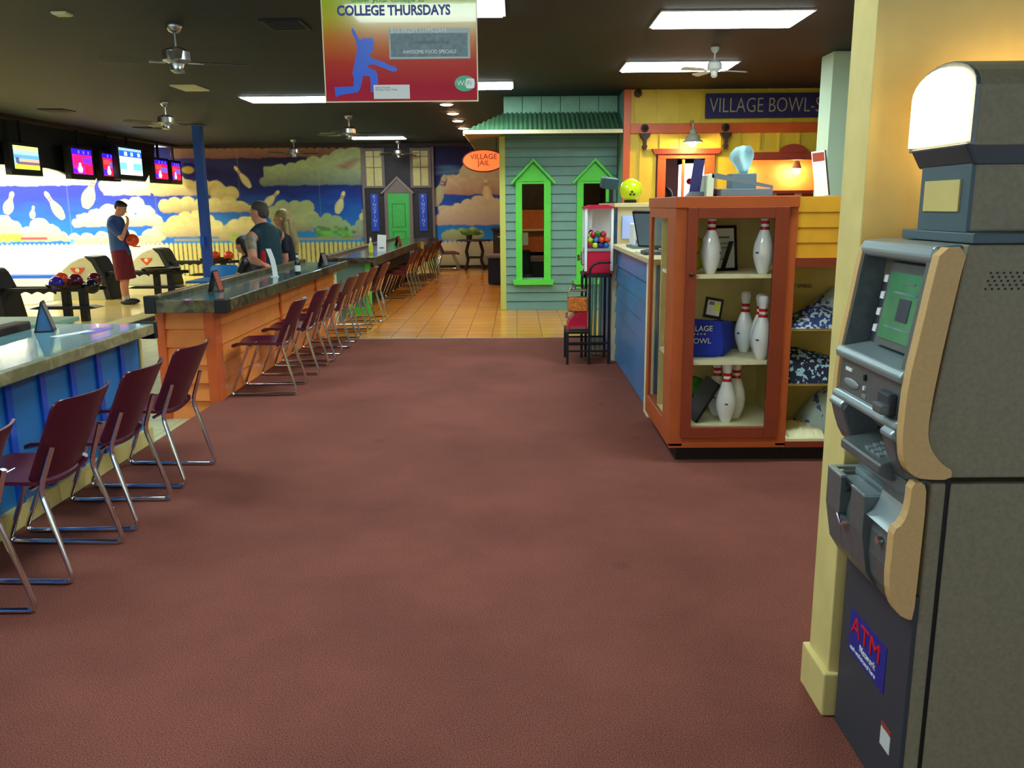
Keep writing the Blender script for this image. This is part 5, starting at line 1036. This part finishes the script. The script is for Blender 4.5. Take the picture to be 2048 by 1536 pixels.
RB = [(0, 1, 0, 1, (180, 20, 150), .9, 0, 'screen'), (0, 1, .78, 1, (40, 20, 240), 1.1, 1), (.1, .75, .35, .75, (230, 20, 90), 1.0, 1), (.5, .95, .45, .66, (110, 40, 200), 1.0, 2), (.6, .98, .04, .36, (220, 20, 60), 1.0, 1), (.0, .2, .04, .2, (80, 20, 230), 1, 1), (.3, .38, .82, .94, (120, 90, 250), 1, 2), (.55, .62, .82, .94, (120, 90, 250), 1, 2), (.8, .86, .82, .94, (120, 90, 250), 1, 2)]
RB2 = [(0, 1, 0, 1, (210, 24, 60), 1.0, 0, 'screen'), (0, 1, .80, 1, (30, 20, 235), 1.1, 1), (.05, .5, .5, .72, (240, 60, 60), 1.0, 1), (.45, .95, .36, .62, (90, 80, 200), 1.0, 2), (.0, .25, .04, .3, (60, 30, 220), 1, 1), (.3, .38, .84, .95, (120, 90, 250), 1, 2), (.55, .62, .84, .95, (120, 90, 250), 1, 2), (.8, .86, .84, .95, (120, 90, 250), 1, 2)]
LAND = [(0, 1, 0, 1, (150, 200, 200), 1.0, 0, 'screen'), (0, 1, .82, 1, (214, 224, 120), 1.0, 1), (0, 1, .45, .62, (90, 150, 210), 1.0, 1), (.1, 1, .32, .45, (200, 160, 140), 1, 1), (.1, 1, .2, .32, (120, 90, 100), .9, 1), (0, 1, 0, .2, (186, 206, 60), 1, 1), (.05, .18, .25, .5, (70, 90, 130), .9, 2)]
BLUE = [(0, 1, 0, 1, (190, 226, 240), 1.1, 0, 'screen'), (0, 1, .68, .90, (30, 84, 180), 1, 1), (0, 1, .90, 1, (130, 170, 240), 1, 1), (.22, .34, .72, .86, (230, 240, 255), 1.2, 2), (.5, .6, .72, .86, (190, 220, 255), 1.2, 2), (.82, .92, .72, .86, (230, 240, 255), 1.2, 2), (.0, .3, .2, .45, (110, 206, 220), 1, 1), (.58, .98, .2, .45, (100, 200, 214), 1, 1), (.3, .58, .02, .62, (240, 214, 226), 1.1, 1)]
mon('overhead monitor showing a yellow and blue landscape, leftmost of the row', 14.45, 15.2, 2.19, 2.57, LAND, kind='')
mon('overhead monitor with a pink and purple pin picture, second from left', 16.35, 17.1, 2.18, 2.64, RB)
mon('overhead monitor with a red and blue pin picture, overlapped by the light blue one', 17.55, 18.2, 2.18, 2.62, RB2)
mon('overhead monitor showing a light blue score screen, largest and brightest of the row', 17.95, 19.0, 2.22, 2.76, BLUE, x=-8.12, kind='')
mon('overhead monitor with a pin picture, second from the right end of the row', 20.0, 20.7, 2.20, 2.62, RB2, x=-8.25)
mon('overhead monitor with a small pin picture at the right end of the row', 20.9, 21.4, 2.20, 2.60, RB2, x=-8.22)
# ================================================================== BALL RETURNS
def ball_return(y, lb):
    X = -7.78; o = thing('ball_return', lb, 'ball return', (X, y, LOW), 0, 'ball return machines')
    prof = [(-.90, 0), (-.86, .22), (-.78, .40), (-.66, .56), (-.50, .69), (-.34, .77), (-.20, .80), (-.12, .79), (.02, .50), (.12, .0)]
    obj('hood', MB().prism([(p[0], p[1]) for p in prof], 'y', -.26, .26), 'hood_cream', o, world=False, bev=.03)
    obj('front_cover', MB().prism([(-.24, .815), (-.06, .80), (.0, .74), (.14, .42), (.22, 0), (.10, 0), (.02, .42), (-.10, .68)], 'y', -.27, .27), 'black', o, world=False, bev=.02)
    em = mat('emblem', S(224, 84, 44), .4) if 'emblem' not in M else M['emblem']
    obj('emblem', MB().prism([(-.50, .60), (-.24, .60), (-.26, .55), (-.37, .44), (-.48, .55)], 'y', -.272, -.262), em, o, world=False)
    obj('emblem_ring', MB().lathe([(.040, -.276), (.040, -.273)], (-.37, 0, .555), 16, ax='y'), 'cream', o, world=False)
    obj('track', MB().box(.10, 1.54, -.16, -.11, .46, .52), 'black', o, world=False, bev=.01); obj('track', MB().box(.10, 1.54, .11, .16, .46, .52), 'black', o, world=False, bev=.01)
    g = MB()
    for k in range(4): g.lathe([(.055, -.02), (.055, .02)], (.30 + k * .16, -.135, .445), 14, ax='y')
    obj('scalloped_rail', MB().prism([(.18, .47)] + [(.18 + .72 * i / 36, .425 + .035 * abs(math.sin(i / 36 * PI * 4))) for i in range(37)] + [(.90, .47)], 'y', -.15, -.12), 'black', o, world=False)
    obj('ball_tray', MB().lathe([(.20, .50), (.34, .53), (.36, .575), (.33, .575), (.30, .55), (.05, .54)], (1.08, 0, 0), 30), 'black_gloss', o, world=False, smooth=True)
    for x in (.98, 1.24): obj('post', MB().box(x - .05, x + .05, -.06, .06, 0, .50), 'black', o, world=False, bev=.01)
    obj('foot_bar', MB().prism([(.45, .20), (.60, .24), (1.35, .24), (1.5, .21), (1.35, .19), (.6, .19)], 'y', -.12, .12), 'black', o, world=False)
    return o
ball_return(12.8, 'ball return with cream hood, at the left picture edge, nearest of the three')
ball_return(16.1, 'ball return with cream hood, directly left of the standing bowler')
ball_return(19.1, 'farthest ball return with cream hood, left of the blue pillar')
for k, (x, y, z, mm, lb) in enumerate(((-6.93, 12.95, .54, 'ball_orange', 'orange bowling ball half hidden in the nearest tray'), (-6.60, 12.72, .535, 'ball_maroon', 'glossy maroon bowling ball in front on the nearest tray'), (-6.42, 12.95, .53, 'ball_maroon', 'maroon bowling ball at the back of the nearest tray'),
        (-6.30, 12.60, .46, 'ball_black', 'black bowling ball at the right end of the nearest tray'), (-6.85, 12.66, .50, 'ball_purple', 'purple bowling ball low in the nearest tray'), (-6.72, 19.1, .54, 'ball_orange', 'orange bowling ball on the far tray, left one of two'), (-6.42, 19.1, .54, 'ball_orange', 'orange bowling ball on the far tray, right one of two'))):
    z -= .05; b_ = thing('bowling_ball', lb, 'bowling ball', (x, y, z), 0, 'balls on the return trays'); obj('ball', MB().ball((x, y, z - .01), .108, 24, 14), mm, b_, smooth=True)
    for q in ((-.02, .0), (.015, .0)): obj('finger_hole', MB().lathe([(.011, -.111), (.011, -.105)], (x + q[0], y, z + q[1]), 8, ax='y'), 'black', b_)
# seats and low bench of the bowlers' area
def plastic_seat(x, y, rz, lb):
    o = thing('plastic_seat', lb, 'chair', (x, y, LOW), rz, 'teal plastic seats'); 
    obj('seat', shell(rrect(.20, .21, .40, .06), .40, lambda u, v, w: (-.2 + v, u, .42 + .02 * (u / .2) ** 2 - w), .012), 'teal_plastic', o, smooth=True, world=False)
    obj('backrest', shell(rrect(.20, .22, .36, .07), .36, lambda u, v, w: (.19 + v * .28 - .05 * (u / .2) ** 2 + w, u, .44 + v * .9), .012), 'teal_plastic', o, smooth=True, world=False)
    for sx in (-.15, .15):
        for sy in (-.15, .15): obj('leg', MB().tube([(sx, sy, .42), (sx * 1.3, sy * 1.2, 0)], .012), 'steel', o, world=False)
    return o
plastic_seat(-3.2, 12.9, 2.6, 'blue plastic seat seen behind the beer bottle'); plastic_seat(-4.65, 13.6, 1.9, 'teal plastic seat beside the seated woman, right of the pillar')
o = thing('low_bench', 'pale green low bench behind the blue counter at the left edge', 'bench', (-5.7, 9.1, LOW)); obj('base', MB().box(-6.6, -4.95, 8.8, 9.4, LOW, .30), 'hood_cream', o, bev=.01); obj('top', MB().box(-6.65, -4.9, 8.75, 9.45, .30, .35), 'sage_pale', o, bev=.01)
o = thing('console_post', 'pale green console stump at the left picture edge', 'console', (-5.75, 8.3, LOW)); obj('body', MB().box(-5.9, -5.3, 8.1, 8.5, LOW, .46), 'hood_cream', o, bev=.04); obj('cap', MB().box(-5.92, -5.28, 8.08, 8.52, .46, .50), 'sage_pale', o, bev=.01)
o = thing('approach_step', 'dark edged wooden step between seats and approach', 'step', (-5.3, 14.5, LOW)); obj('tread', MB().box(-5.9, -5.55, 9.6, 16.2, LOW, LOW + .06), 'cream_yellow', o); obj('nosing', MB().box(-5.55, -5.50, 9.6, 16.2, LOW, LOW + .065), 'dark_brown', o)
# ================================================================== THINGS ON THE COUNTERS
TOP = .816
def tent(x, y, z, h, w, rz, lb, m1, m2, end=None):
    o = thing('table_tent', lb, 'table tent', (x, y, z), rz, 'table tents on the counters')
    for s, mm in ((-1, m1), (1, 'black')):
        R = Matrix.Translation((0, s * h * .27, 0)) @ Matrix.Rotation(s * .27, 4, 'X'); obj('panel', MB().box(-w / 2, w / 2, -.002, .002, 0, h).xf(R), 'black', o, world=False)
        obj('picture', MB().box(-w / 2 + .012, w / 2 - .012, s * .0022 if s > 0 else -.003, s * .003 if s > 0 else -.0022, .015, h - .015).xf(R), mm, o, world=False)
    obj('base_plate', MB().box(-w / 2, w / 2, -h * .27, h * .27, 0, .004), 'black', o, world=False)
    if end: obj('end_card', MB().prism([(-h * .25, .006), (h * .25, .006), (0, h * .93)], 'x', -w / 2 + .02, -w / 2 + .024), end, o, world=False)
    return o
tent(-2.86, 5.1, .80, .19, .12, 1.93, 'dark A-shaped table tent with teal face on the blue counter', 'taupe', 'black', 'desk_blue')
tent(-2.60, 7.35, TOP, .19, .10, 1.45, 'red and white table tent at the near end of the orange counter', 'rust_red', 'black')
tent(-2.36, 10.45, TOP, .17, .12, 1.35, 'dark table tent near the far end of the orange counter', 'taupe', 'black'); tent(-2.2, 16.0, .821, .17, .12, 1.3, 'small dark table tent on the far counter', 'rust_red', 'black')
def bottle(x, y, z, lb, m, lab, s=1):
    o = thing('bottle', lb, 'bottle', (x, y, z)); obj('glass', MB().lathe([(.028 * s, 0), (.031 * s, .01), (.031 * s, .115 * s), (.024 * s, .14 * s), (.013 * s, .165 * s), (.012 * s, .21 * s), (.014 * s, .215 * s), (.010 * s, .225 * s)], n=18), m, o, smooth=True, world=False)
    obj('label', MB().lathe([(.0318 * s, .03), (.0318 * s, .095 * s)], n=18), lab, o, smooth=True, world=False); obj('neck_label', MB().lathe([(.0145 * s, .178 * s), (.0132 * s, .205 * s)], n=14), 'white', o, world=False); return o
bottle(-2.37, 9.25, TOP, 'dark beer bottle with white label on the orange counter', mat('bottle_dark', S(24, 34, 26), .1, coat=.5), 'paper'); bottle(-2.22, 13.1, .821, 'yellow bottle standing on the far counter', mat('bottle_yellow', S(196, 186, 90), .12, coat=.5), 'ball_lime', 1.12)
o = thing('napkin_strip', 'tall curved white card standing on the orange counter in front of the man', 'card', (-2.53, 8.9, TOP))
g = MB(); pts = [(-.045, .29), (-.03, .25), (-.008, .18), (.006, .10), (.012, .02), (.015, 0)]
g.prism([(p[0] - .026, p[1]) for p in pts] + [(p[0] + .026, p[1]) for p in reversed(pts)], 'y', -.003, .003); obj('card', g, 'white', o, world=False); obj('foot', MB().box(-.03, .045, -.02, .02, 0, .008), 'white', o, world=False)
o = thing('menu_stand', 'curled white menu sheet standing on the far counter beside the yellow bottle', 'menu', (-2.16, 13.75, .821)); g = MB(); g.prism([(-.07, .0), (.07, .0), (.075, .12), (.085, .26), (-.055, .27), (-.065, .14)], 'y', -.003, .003); obj('sheet', g, 'paper', o, world=False); obj('print', MB().box(-.03, .04, -.005, -.0035, .05, .07), 'paper_text', o, world=False)
single('paper_slip', MB().box(-2.66, -2.60, 4.83, 5.1, .80, .803).xf(Matrix.Translation((-2.63, 4.95, .8)) @ Matrix.Rotation(-.35, 4, 'Z') @ Matrix.Translation((2.63, -4.95, -.8))), 'white', 'white straw-like slip lying on the blue counter', 'paper slip', (-2.63, 4.95, .8))
single('flyer', MB().box(-2.60, -2.50, 4.98, 5.22, .80, .802), mat('flyer_purple', S(120, 110, 190), .4), 'purple flyer lying on the blue counter near its end', 'flyer', (-2.55, 5.1, .8))
o = thing('yellow_card', 'small yellow card hanging from the edge of the far counter', 'card', (-1.99, 17.9, .8)); obj('card', MB().box(-1.992, -1.93, 17.9, 17.904, .52, .80), 'yellow_wall', o); obj('clip', MB().box(-1.994, -1.95, 17.895, 17.91, .79, .81), 'steel', o)

# ================================================================== PEOPLE
def hand(mb, wrist, d, n_, curl=.3, s=1.0, thumb=1):
    """palm and five fingers: d = direction of the fingers, n_ = palm normal (side the fingers curl to)"""
    d = Vector(d).normalized(); n_ = Vector(n_); n_ = (n_ - d * n_.dot(d)).normalized(); sd = d.cross(n_); w = Vector(wrist)
    for k in (-1, 0, 1): mb.cap(w + sd * k * .018 * s, w + d * .078 * s + sd * k * .026 * s, .015 * s, .013 * s, 8)
    for k, L in enumerate((.062, .074, .070, .054)):
        b2 = w + d * .080 * s + sd * (k - 1.5) * .0215 * s; m1 = b2 + (d * math.cos(curl) + n_ * math.sin(curl)) * L * .5 * s; e = m1 + (d * math.cos(curl * 2.6) + n_ * math.sin(curl * 2.6)) * L * .5 * s
        mb.cap(b2, m1, .0092 * s, .0085 * s, 8); mb.cap(m1, e, .0085 * s, .0072 * s, 8)
    t0 = w + d * .022 * s - sd * .026 * s * thumb; t1 = t0 + (d * .75 - sd * .75 * thumb + n_ * .25).normalized() * .042 * s; t2 = t1 + (d * .95 - sd * .2 * thumb + n_ * .4).normalized() * .03 * s
    mb.cap(t0, t1, .0115 * s, .0095 * s, 8); mb.cap(t1, t2, .0095 * s, .008 * s, 8)
def head(mb, c, yaw, tilt=0, s=1.0):
    """skull, jaw, nose, ears; faces +x before yaw/tilt"""
    R = Matrix.Translation(Vector(c)) @ Matrix.Rotation(yaw, 4, 'Z') @ Matrix.Rotation(tilt, 4, 'Y'); n0 = len(mb.v)
    mb.ball((-.012 * s, 0, .03 * s), (.095 * s, .076 * s, .092 * s), 20, 14); mb.ball((.028 * s, 0, -.035 * s), (.058 * s, .056 * s, .078 * s), 16, 12); mb.ball((.05 * s, 0, -.088 * s), (.026 * s, .028 * s, .02 * s), 10, 8)
    mb.cap((.082 * s, 0, .015 * s), (.102 * s, 0, -.022 * s), .009 * s, .013 * s, 8); mb.ball((.074 * s, 0, -.058 * s), (.014 * s, .024 * s, .008 * s), 10, 6)
    for q in (-1, 1): mb.ball((-.008 * s, q * .078 * s, -.005 * s), (.018 * s, .010 * s, .030 * s), 10, 8); mb.ball((.055 * s, q * .032 * s, -.012 * s), (.026 * s, .024 * s, .022 * s), 10, 8)
    mb.xf(R, n0); return R
def face(root, R, s=1.0, hairm='hair_dark'):
    for q in (-1, 1):
        g = MB().ball((.070 * s, q * .031 * s, .012 * s), (.010 * s, .014 * s, .007 * s), 10, 6).xf(R); obj('eye', g, 'white', root, world=False, smooth=True)
        g = MB().ball((.0775 * s, q * .031 * s, .012 * s), (.004 * s, .006 * s, .006 * s), 8, 6).xf(R); obj('pupil', g, 'black', root, world=False)
        g = MB().cap((.082 * s, q * .018 * s, .032 * s), (.076 * s, q * .046 * s, .032 * s), .004 * s, .003 * s, 6).xf(R); obj('eyebrow', g, hairm, root, world=False)
    g = MB().ball((.087 * s, 0, -.058 * s), (.005 * s, .020 * s, .004 * s), 10, 6).xf(R); obj('lips', g, 'rust_red', root, world=False)
# --- bowler in blue shirt, facing right
P = thing('person', 'bowler in blue t-shirt and maroon shorts, head bowed, hand at his face', 'person', (-6.94, 15.1, LOW))
g = MB(); HR = head(g, (.045, 0, 1.665), 0, .42, 1.06)
g.cap((-.055, 0, 1.47), (.0, 0, 1.60), .062, .058); g.cap((-.06, 0, 1.40), (-.05, 0, 1.05), .13, .125); g.cap((-.05, 0, 1.05), (-.04, 0, .90), .125, .125)
for s in (-1, 1):
    g.cap((-.07, s * .17, 1.41), (-.06, s * .05, 1.44), .062, .07)
    g.cap((-.03, s * .09, .90), (.0 - .02 * s, s * .10, .50), .088, .062); g.cap((.0 - .02 * s, s * .10, .50), (-.03 - .03 * s, s * .10, .30), .060, .055); g.cap((-.03 - .03 * s, s * .10, .30), (-.02 - .02 * s, s * .10, .09), .054, .037); g.cap((-.02 - .02 * s, s * .10, .05), (.12 - .02 * s, s * .12, .03), .035, .03)
E1 = (.11, -.22, 1.16); W1 = (.185, -.10, 1.42); g.cap((-.07, -.19, 1.39), E1, .050, .040); g.cap(E1, W1, .039, .027); hand(g, W1, (.05, .10, 1), (-1, .1, .1), .45, 1.0, 1)
E2 = (.02, .23, 1.12); W2 = (.17, .10, 1.02); g.cap((-.07, .19, 1.39), E2, .050, .040); g.cap(E2, W2, .039, .027); hand(g, W2, (.8, -.4, -.15), (.1, .1, 1), .25, 1.0, -1)
remesh('body', g, 'skin', P, .010); face(P, HR, 1.06)
g = MB().ball((-.022, 0, .06), (.098, .086, .078), 20, 14).ball((.02, 0, .09), (.07, .07, .04), 14, 10).ball((-.06, 0, .02), (.06, .076, .07), 14, 10).xf(HR); remesh('hair', g, 'hair_dark', P, .010)
g = MB(); g.cap((-.065, 0, 1.42), (-.055, 0, 1.08), .150, .150); g.cap((-.055, 0, 1.08), (-.035, 0, .92), .152, .165)
for s in (-1, 1): g.cap((-.07, s * .17, 1.41), (-.06, s * .05, 1.45), .075, .085)
g.cap((-.07, -.19, 1.39), (.05, -.21, 1.25), .070, .066); g.cap((-.07, .19, 1.39), (-.01, .22, 1.22), .070, .066); sh = remesh('t_shirt', g, 'shirt_blue', P, .013)
g = MB()
for s in (-1, 1): g.tube([(-.03, s * .05, .94), (-.01, s * .09, .70), (.02, s * .11, .44)], [.142, .13, .125], 16)
g.cap((-.035, 0, .92), (-.03, 0, .84), .148, .15)
remesh('shorts', g, 'shorts_maroon', P, .013)
for s in (-1, 1): obj('shoe', MB().ball((.05 - .02 * s, s * .11, .045), (.15, .052, .05), 16, 10), 'shoe', P, world=False, smooth=True); obj('sock', MB().tube([(-.02 - .02 * s, s * .10, .07), (-.02 - .02 * s, s * .10, .15)], .043, 12), 'shoe_white', P, world=False, smooth=True)
b_ = thing('bowling_ball', 'red-orange bowling ball held by the bowler against his chest', 'bowling ball', (-6.745, 15.10, .985)); obj('ball', MB().ball((-6.745, 15.10, .985), .108, 24, 16), 'ball_orange', b_, smooth=True)
for q in ((-.02, 0), (.015, .005)): obj('finger_hole', MB().lathe([(.011, -.111), (.011, -.105)], (-6.745 + q[0], 15.1, .985 + q[1]), 8, ax='y'), 'black', b_)
# --- man with tattooed arm, facing left, hand on the ledge
MX, MY, MR = -3.03, 10.35, -.55
P = thing('person', 'man in dark sleeveless shirt with tattooed shoulder, leaning a hand on the orange counter', 'person', (MX, MY, LOW), MR)
def Lc(x, y, z): return tuple(Matrix.Rotation(-MR, 3, 'Z') @ Vector((x - MX, y - MY, z - LOW)))
def flatten(g, n0, k): g.xf(Matrix.Translation((.04, 0, 0)) @ Matrix.Diagonal((k, 1.06, 1, 1)) @ Matrix.Translation((-.04, 0, 0)), n0)
g = MB(); g.cap((.02, 0, 1.33), (.06, 0, 1.0), .155, .155); g.cap((.06, 0, 1.0), (.06, 0, .86), .15, .15); flatten(g, 0, .78)
HR = head(g, (-.075, 0, 1.60), PI + .30, .08, 1.10); g.cap((-.0, 0, 1.38), (-.06, 0, 1.52), .082, .074)
for s in (-1, 1):
    g.cap((.03, s * .20, 1.33), (.0, s * .06, 1.38), .072, .08)
    g.cap((.05, s * .10, .88), (.0, s * .11, .48), .092, .065); g.cap((.0, s * .11, .48), (.03, s * .11, .09), .062, .04); g.cap((.03, s * .11, .05), (-.13, s * .12, .03), .036, .03)
Sh = Vector((.02, .235, 1.31)); El = Vector(Lc(-3.07, 9.98, .93)); Wr = Vector(Lc(-2.94, 9.84, .895))
Sh = Vector((.0, .0, 0)) + Vector(Lc(-3.13, 10.13, 1.17)); g.cap(Sh, El, .064, .052); g.cap(El, Wr, .050, .033)
dd = Matrix.Rotation(-MR, 3, 'Z') @ Vector((.75, -.62, -.12)); hand(g, Wr, dd, (0, 0, -1), .12, 1.1, -1)
FarS = Vector(Lc(-2.93, 10.54, 1.17)); FE = Vector(Lc(-2.98, 10.62, .92)); FW = Vector(Lc(-3.12, 10.66, .72)); g.cap(FarS, FE, .060, .046); g.cap(FE, FW, .044, .03); hand(g, FW, (-.3, .1, -1), (-1, 0, 0), .3, 1.0, 1)
remesh('body', g, 'skin', P, .010); face(P, HR, 1.10, 'hair_grey')
g = MB().ball((-.026, 0, .062), (.104, .090, .086), 20, 14).ball((-.066, 0, .01), (.066, .088, .085), 16, 12).xf(HR); remesh('hair', g, 'hair_grey', P, .009)
g = MB().cap(Sh, Sh * .45 + El * .55, .0675, .0595, 16); remesh('tattoo_sleeve', g, 'skin_tattoo', P, .010)
g = MB(); g.cap((.02, 0, 1.32), (.06, 0, 1.0), .178, .178); g.cap((.06, 0, 1.0), (.06, 0, .86), .176, .175); flatten(g, 0, .78)
for s in (-1, 1): g.cap((.03, s * .165, 1.35), (.0, s * .06, 1.39), .08, .09)
remesh('sleeveless_shirt', g, 'shirt_teal', P, .013)
n0 = Vector(Lc(-3.02, 10.16, 1.0)); obj('red_side_stripe', MB().cap(Lc(-3.0, 10.15, 1.0), Lc(-3.0, 10.15, .72), .030, .036), 'cloth_red', P, world=False, smooth=True)
g = MB()
for s in (-1, 1): g.tube([(.05, s * .075, .90), (.02, s * .10, .70), (.0, s * .11, .40)], [.12, .115, .105], 16)
remesh('shorts', g, 'navy', P, .013)
for s in (-1, 1): obj('shoe', MB().ball((-.05, s * .115, .045), (.15, .055, .05), 16, 10), 'shoe', P, world=False, smooth=True)
# --- woman with long blond hair
P = thing('person', 'woman with long blond hair in navy top, standing behind the man', 'person', (-3.06, 11.35, LOW))
g = MB(); HR = head(g, (-.03, 0, 1.52), PI + .1, .05, .98)
g.cap((.02, 0, 1.30), (.0, 0, 1.42), .055, .05); g.cap((.02, 0, 1.25), (.04, 0, .98), .115, .105); g.cap((.04, 0, .98), (.04, 0, .84), .11, .13)
for s in (-1, 1):
    g.cap((.03, s * .15, 1.26), (.02, s * .05, 1.30), .052, .055); g.cap((.03, s * .09, .84), (.02, s * .09, .45), .085, .055); g.cap((.02, s * .09, .45), (.03, s * .09, .08), .052, .034); g.cap((.03, s * .09, .05), (-.10, s * .09, .03), .03, .026)
    g.cap((.03, s * .17, 1.25), (.06, s * .20, 1.0), .044, .036); g.cap((.06, s * .20, 1.0), (-.02, s * .21, .80), .035, .025); hand(g, (-.02, s * .21, .80), (-.3, 0, -1), (-1, 0, 0), .3, .92, s)
remesh('body', g, 'skin', P, .010); face(P, HR, .98)
g = MB().ball((-.028, 0, .045), (.094, .088, .084), 20, 14).ball((-.07, 0, -.03), (.055, .082, .12), 14, 10).xf(HR); g.cap((.06, 0, 1.45), (.11, 0, 1.22), .085, .085); g.cap((.11, 0, 1.22), (.15, -.03, 1.02), .08, .035); g.cap((.03, -.07, 1.45), (.06, -.10, 1.20), .045, .03); remesh('long_hair', g, 'hair_blond', P, .011)
g = MB(); g.cap((.02, 0, 1.24), (.04, 0, .98), .135, .13); g.cap((.04, 0, .98), (.04, 0, .86), .13, .15)
for s in (-1, 1): g.cap((.03, s * .15, 1.26), (.02, s * .05, 1.30), .064, .068); g.cap((.03, s * .17, 1.25), (.05, s * .19, 1.12), .058, .056)
remesh('navy_top', g, 'navy', P, .013)
g = MB()
for s in (-1, 1): g.tube([(.04, s * .06, .92), (.03, s * .085, .7), (.02, s * .09, .30), (.03, s * .09, .08)], [.115, .10, .07, .055], 14)
remesh('trousers', g, 'black', P, .013)
# --- seated woman with dark hair
P = thing('person', 'seated person with dark hair and black top, arms on a table', 'person', (-3.98, 12.55, LOW))
g = MB(); HR = head(g, (-.04, 0, 1.13), PI - .2, .25, .95)
g.cap((.03, 0, .92), (.0, 0, 1.04), .05, .05); g.cap((.04, 0, .88), (.10, 0, .58), .11, .12)
for s in (-1, 1):
    g.cap((.04, s * .15, .88), (.03, s * .05, .91), .05, .055); g.cap((.10, s * .09, .53), (-.30, s * .11, .50), .085, .06); g.cap((-.30, s * .11, .50), (-.28, s * .11, .08), .055, .036); g.cap((-.28, s * .11, .05), (-.40, s * .11, .03), .03, .026)
    g.cap((.04, s * .17, .87), (-.08, s * .21, .67), .042, .036); g.cap((-.08, s * .21, .67), (-.30, s * .10, .66), .035, .025); hand(g, (-.30, s * .10, .66), (-1, -s * .3, 0), (0, 0, -1), .2, .9, s)
remesh('body', g, 'skin', P, .010); face(P, HR, .95)
g = MB().ball((-.028, 0, .045), (.096, .088, .084), 20, 14).ball((-.06, 0, -.04), (.06, .085, .12), 14, 10).xf(HR); g.cap((.06, 0, 1.08), (.09, 0, .86), .075, .05); remesh('hair', g, 'hair_dark', P, .011)
g = MB(); g.cap((.04, 0, .87), (.10, 0, .58), .13, .14)
for s in (-1, 1): g.cap((.04, s * .15, .88), (.03, s * .05, .91), .062, .066); g.cap((.04, s * .17, .87), (-.02, s * .19, .77), .055, .052)
remesh('black_top', g, 'black', P, .013)
g = MB()
for s in (-1, 1): g.cap((.10, s * .085, .53), (-.31, s * .11, .50), .10, .075); g.tube([(-.31, s * .11, .50), (-.28, s * .11, .10)], [.075, .06], 14)
remesh('trousers', g, 'navy', P, .013)
o = thing('scoring_table', 'small teal table in front of the seated person', 'table', (-4.42, 12.55, LOW)); obj('tabletop', MB().box(-4.75, -4.20, 12.2, 12.9, .47, .50), 'teal_plastic', o, bev=.01); obj('pedestal', MB().box(-4.52, -4.44, 12.5, 12.6, LOW, .47), 'black', o)
plastic_seat(-3.88, 12.55, 0, 'teal plastic seat carrying the seated person')
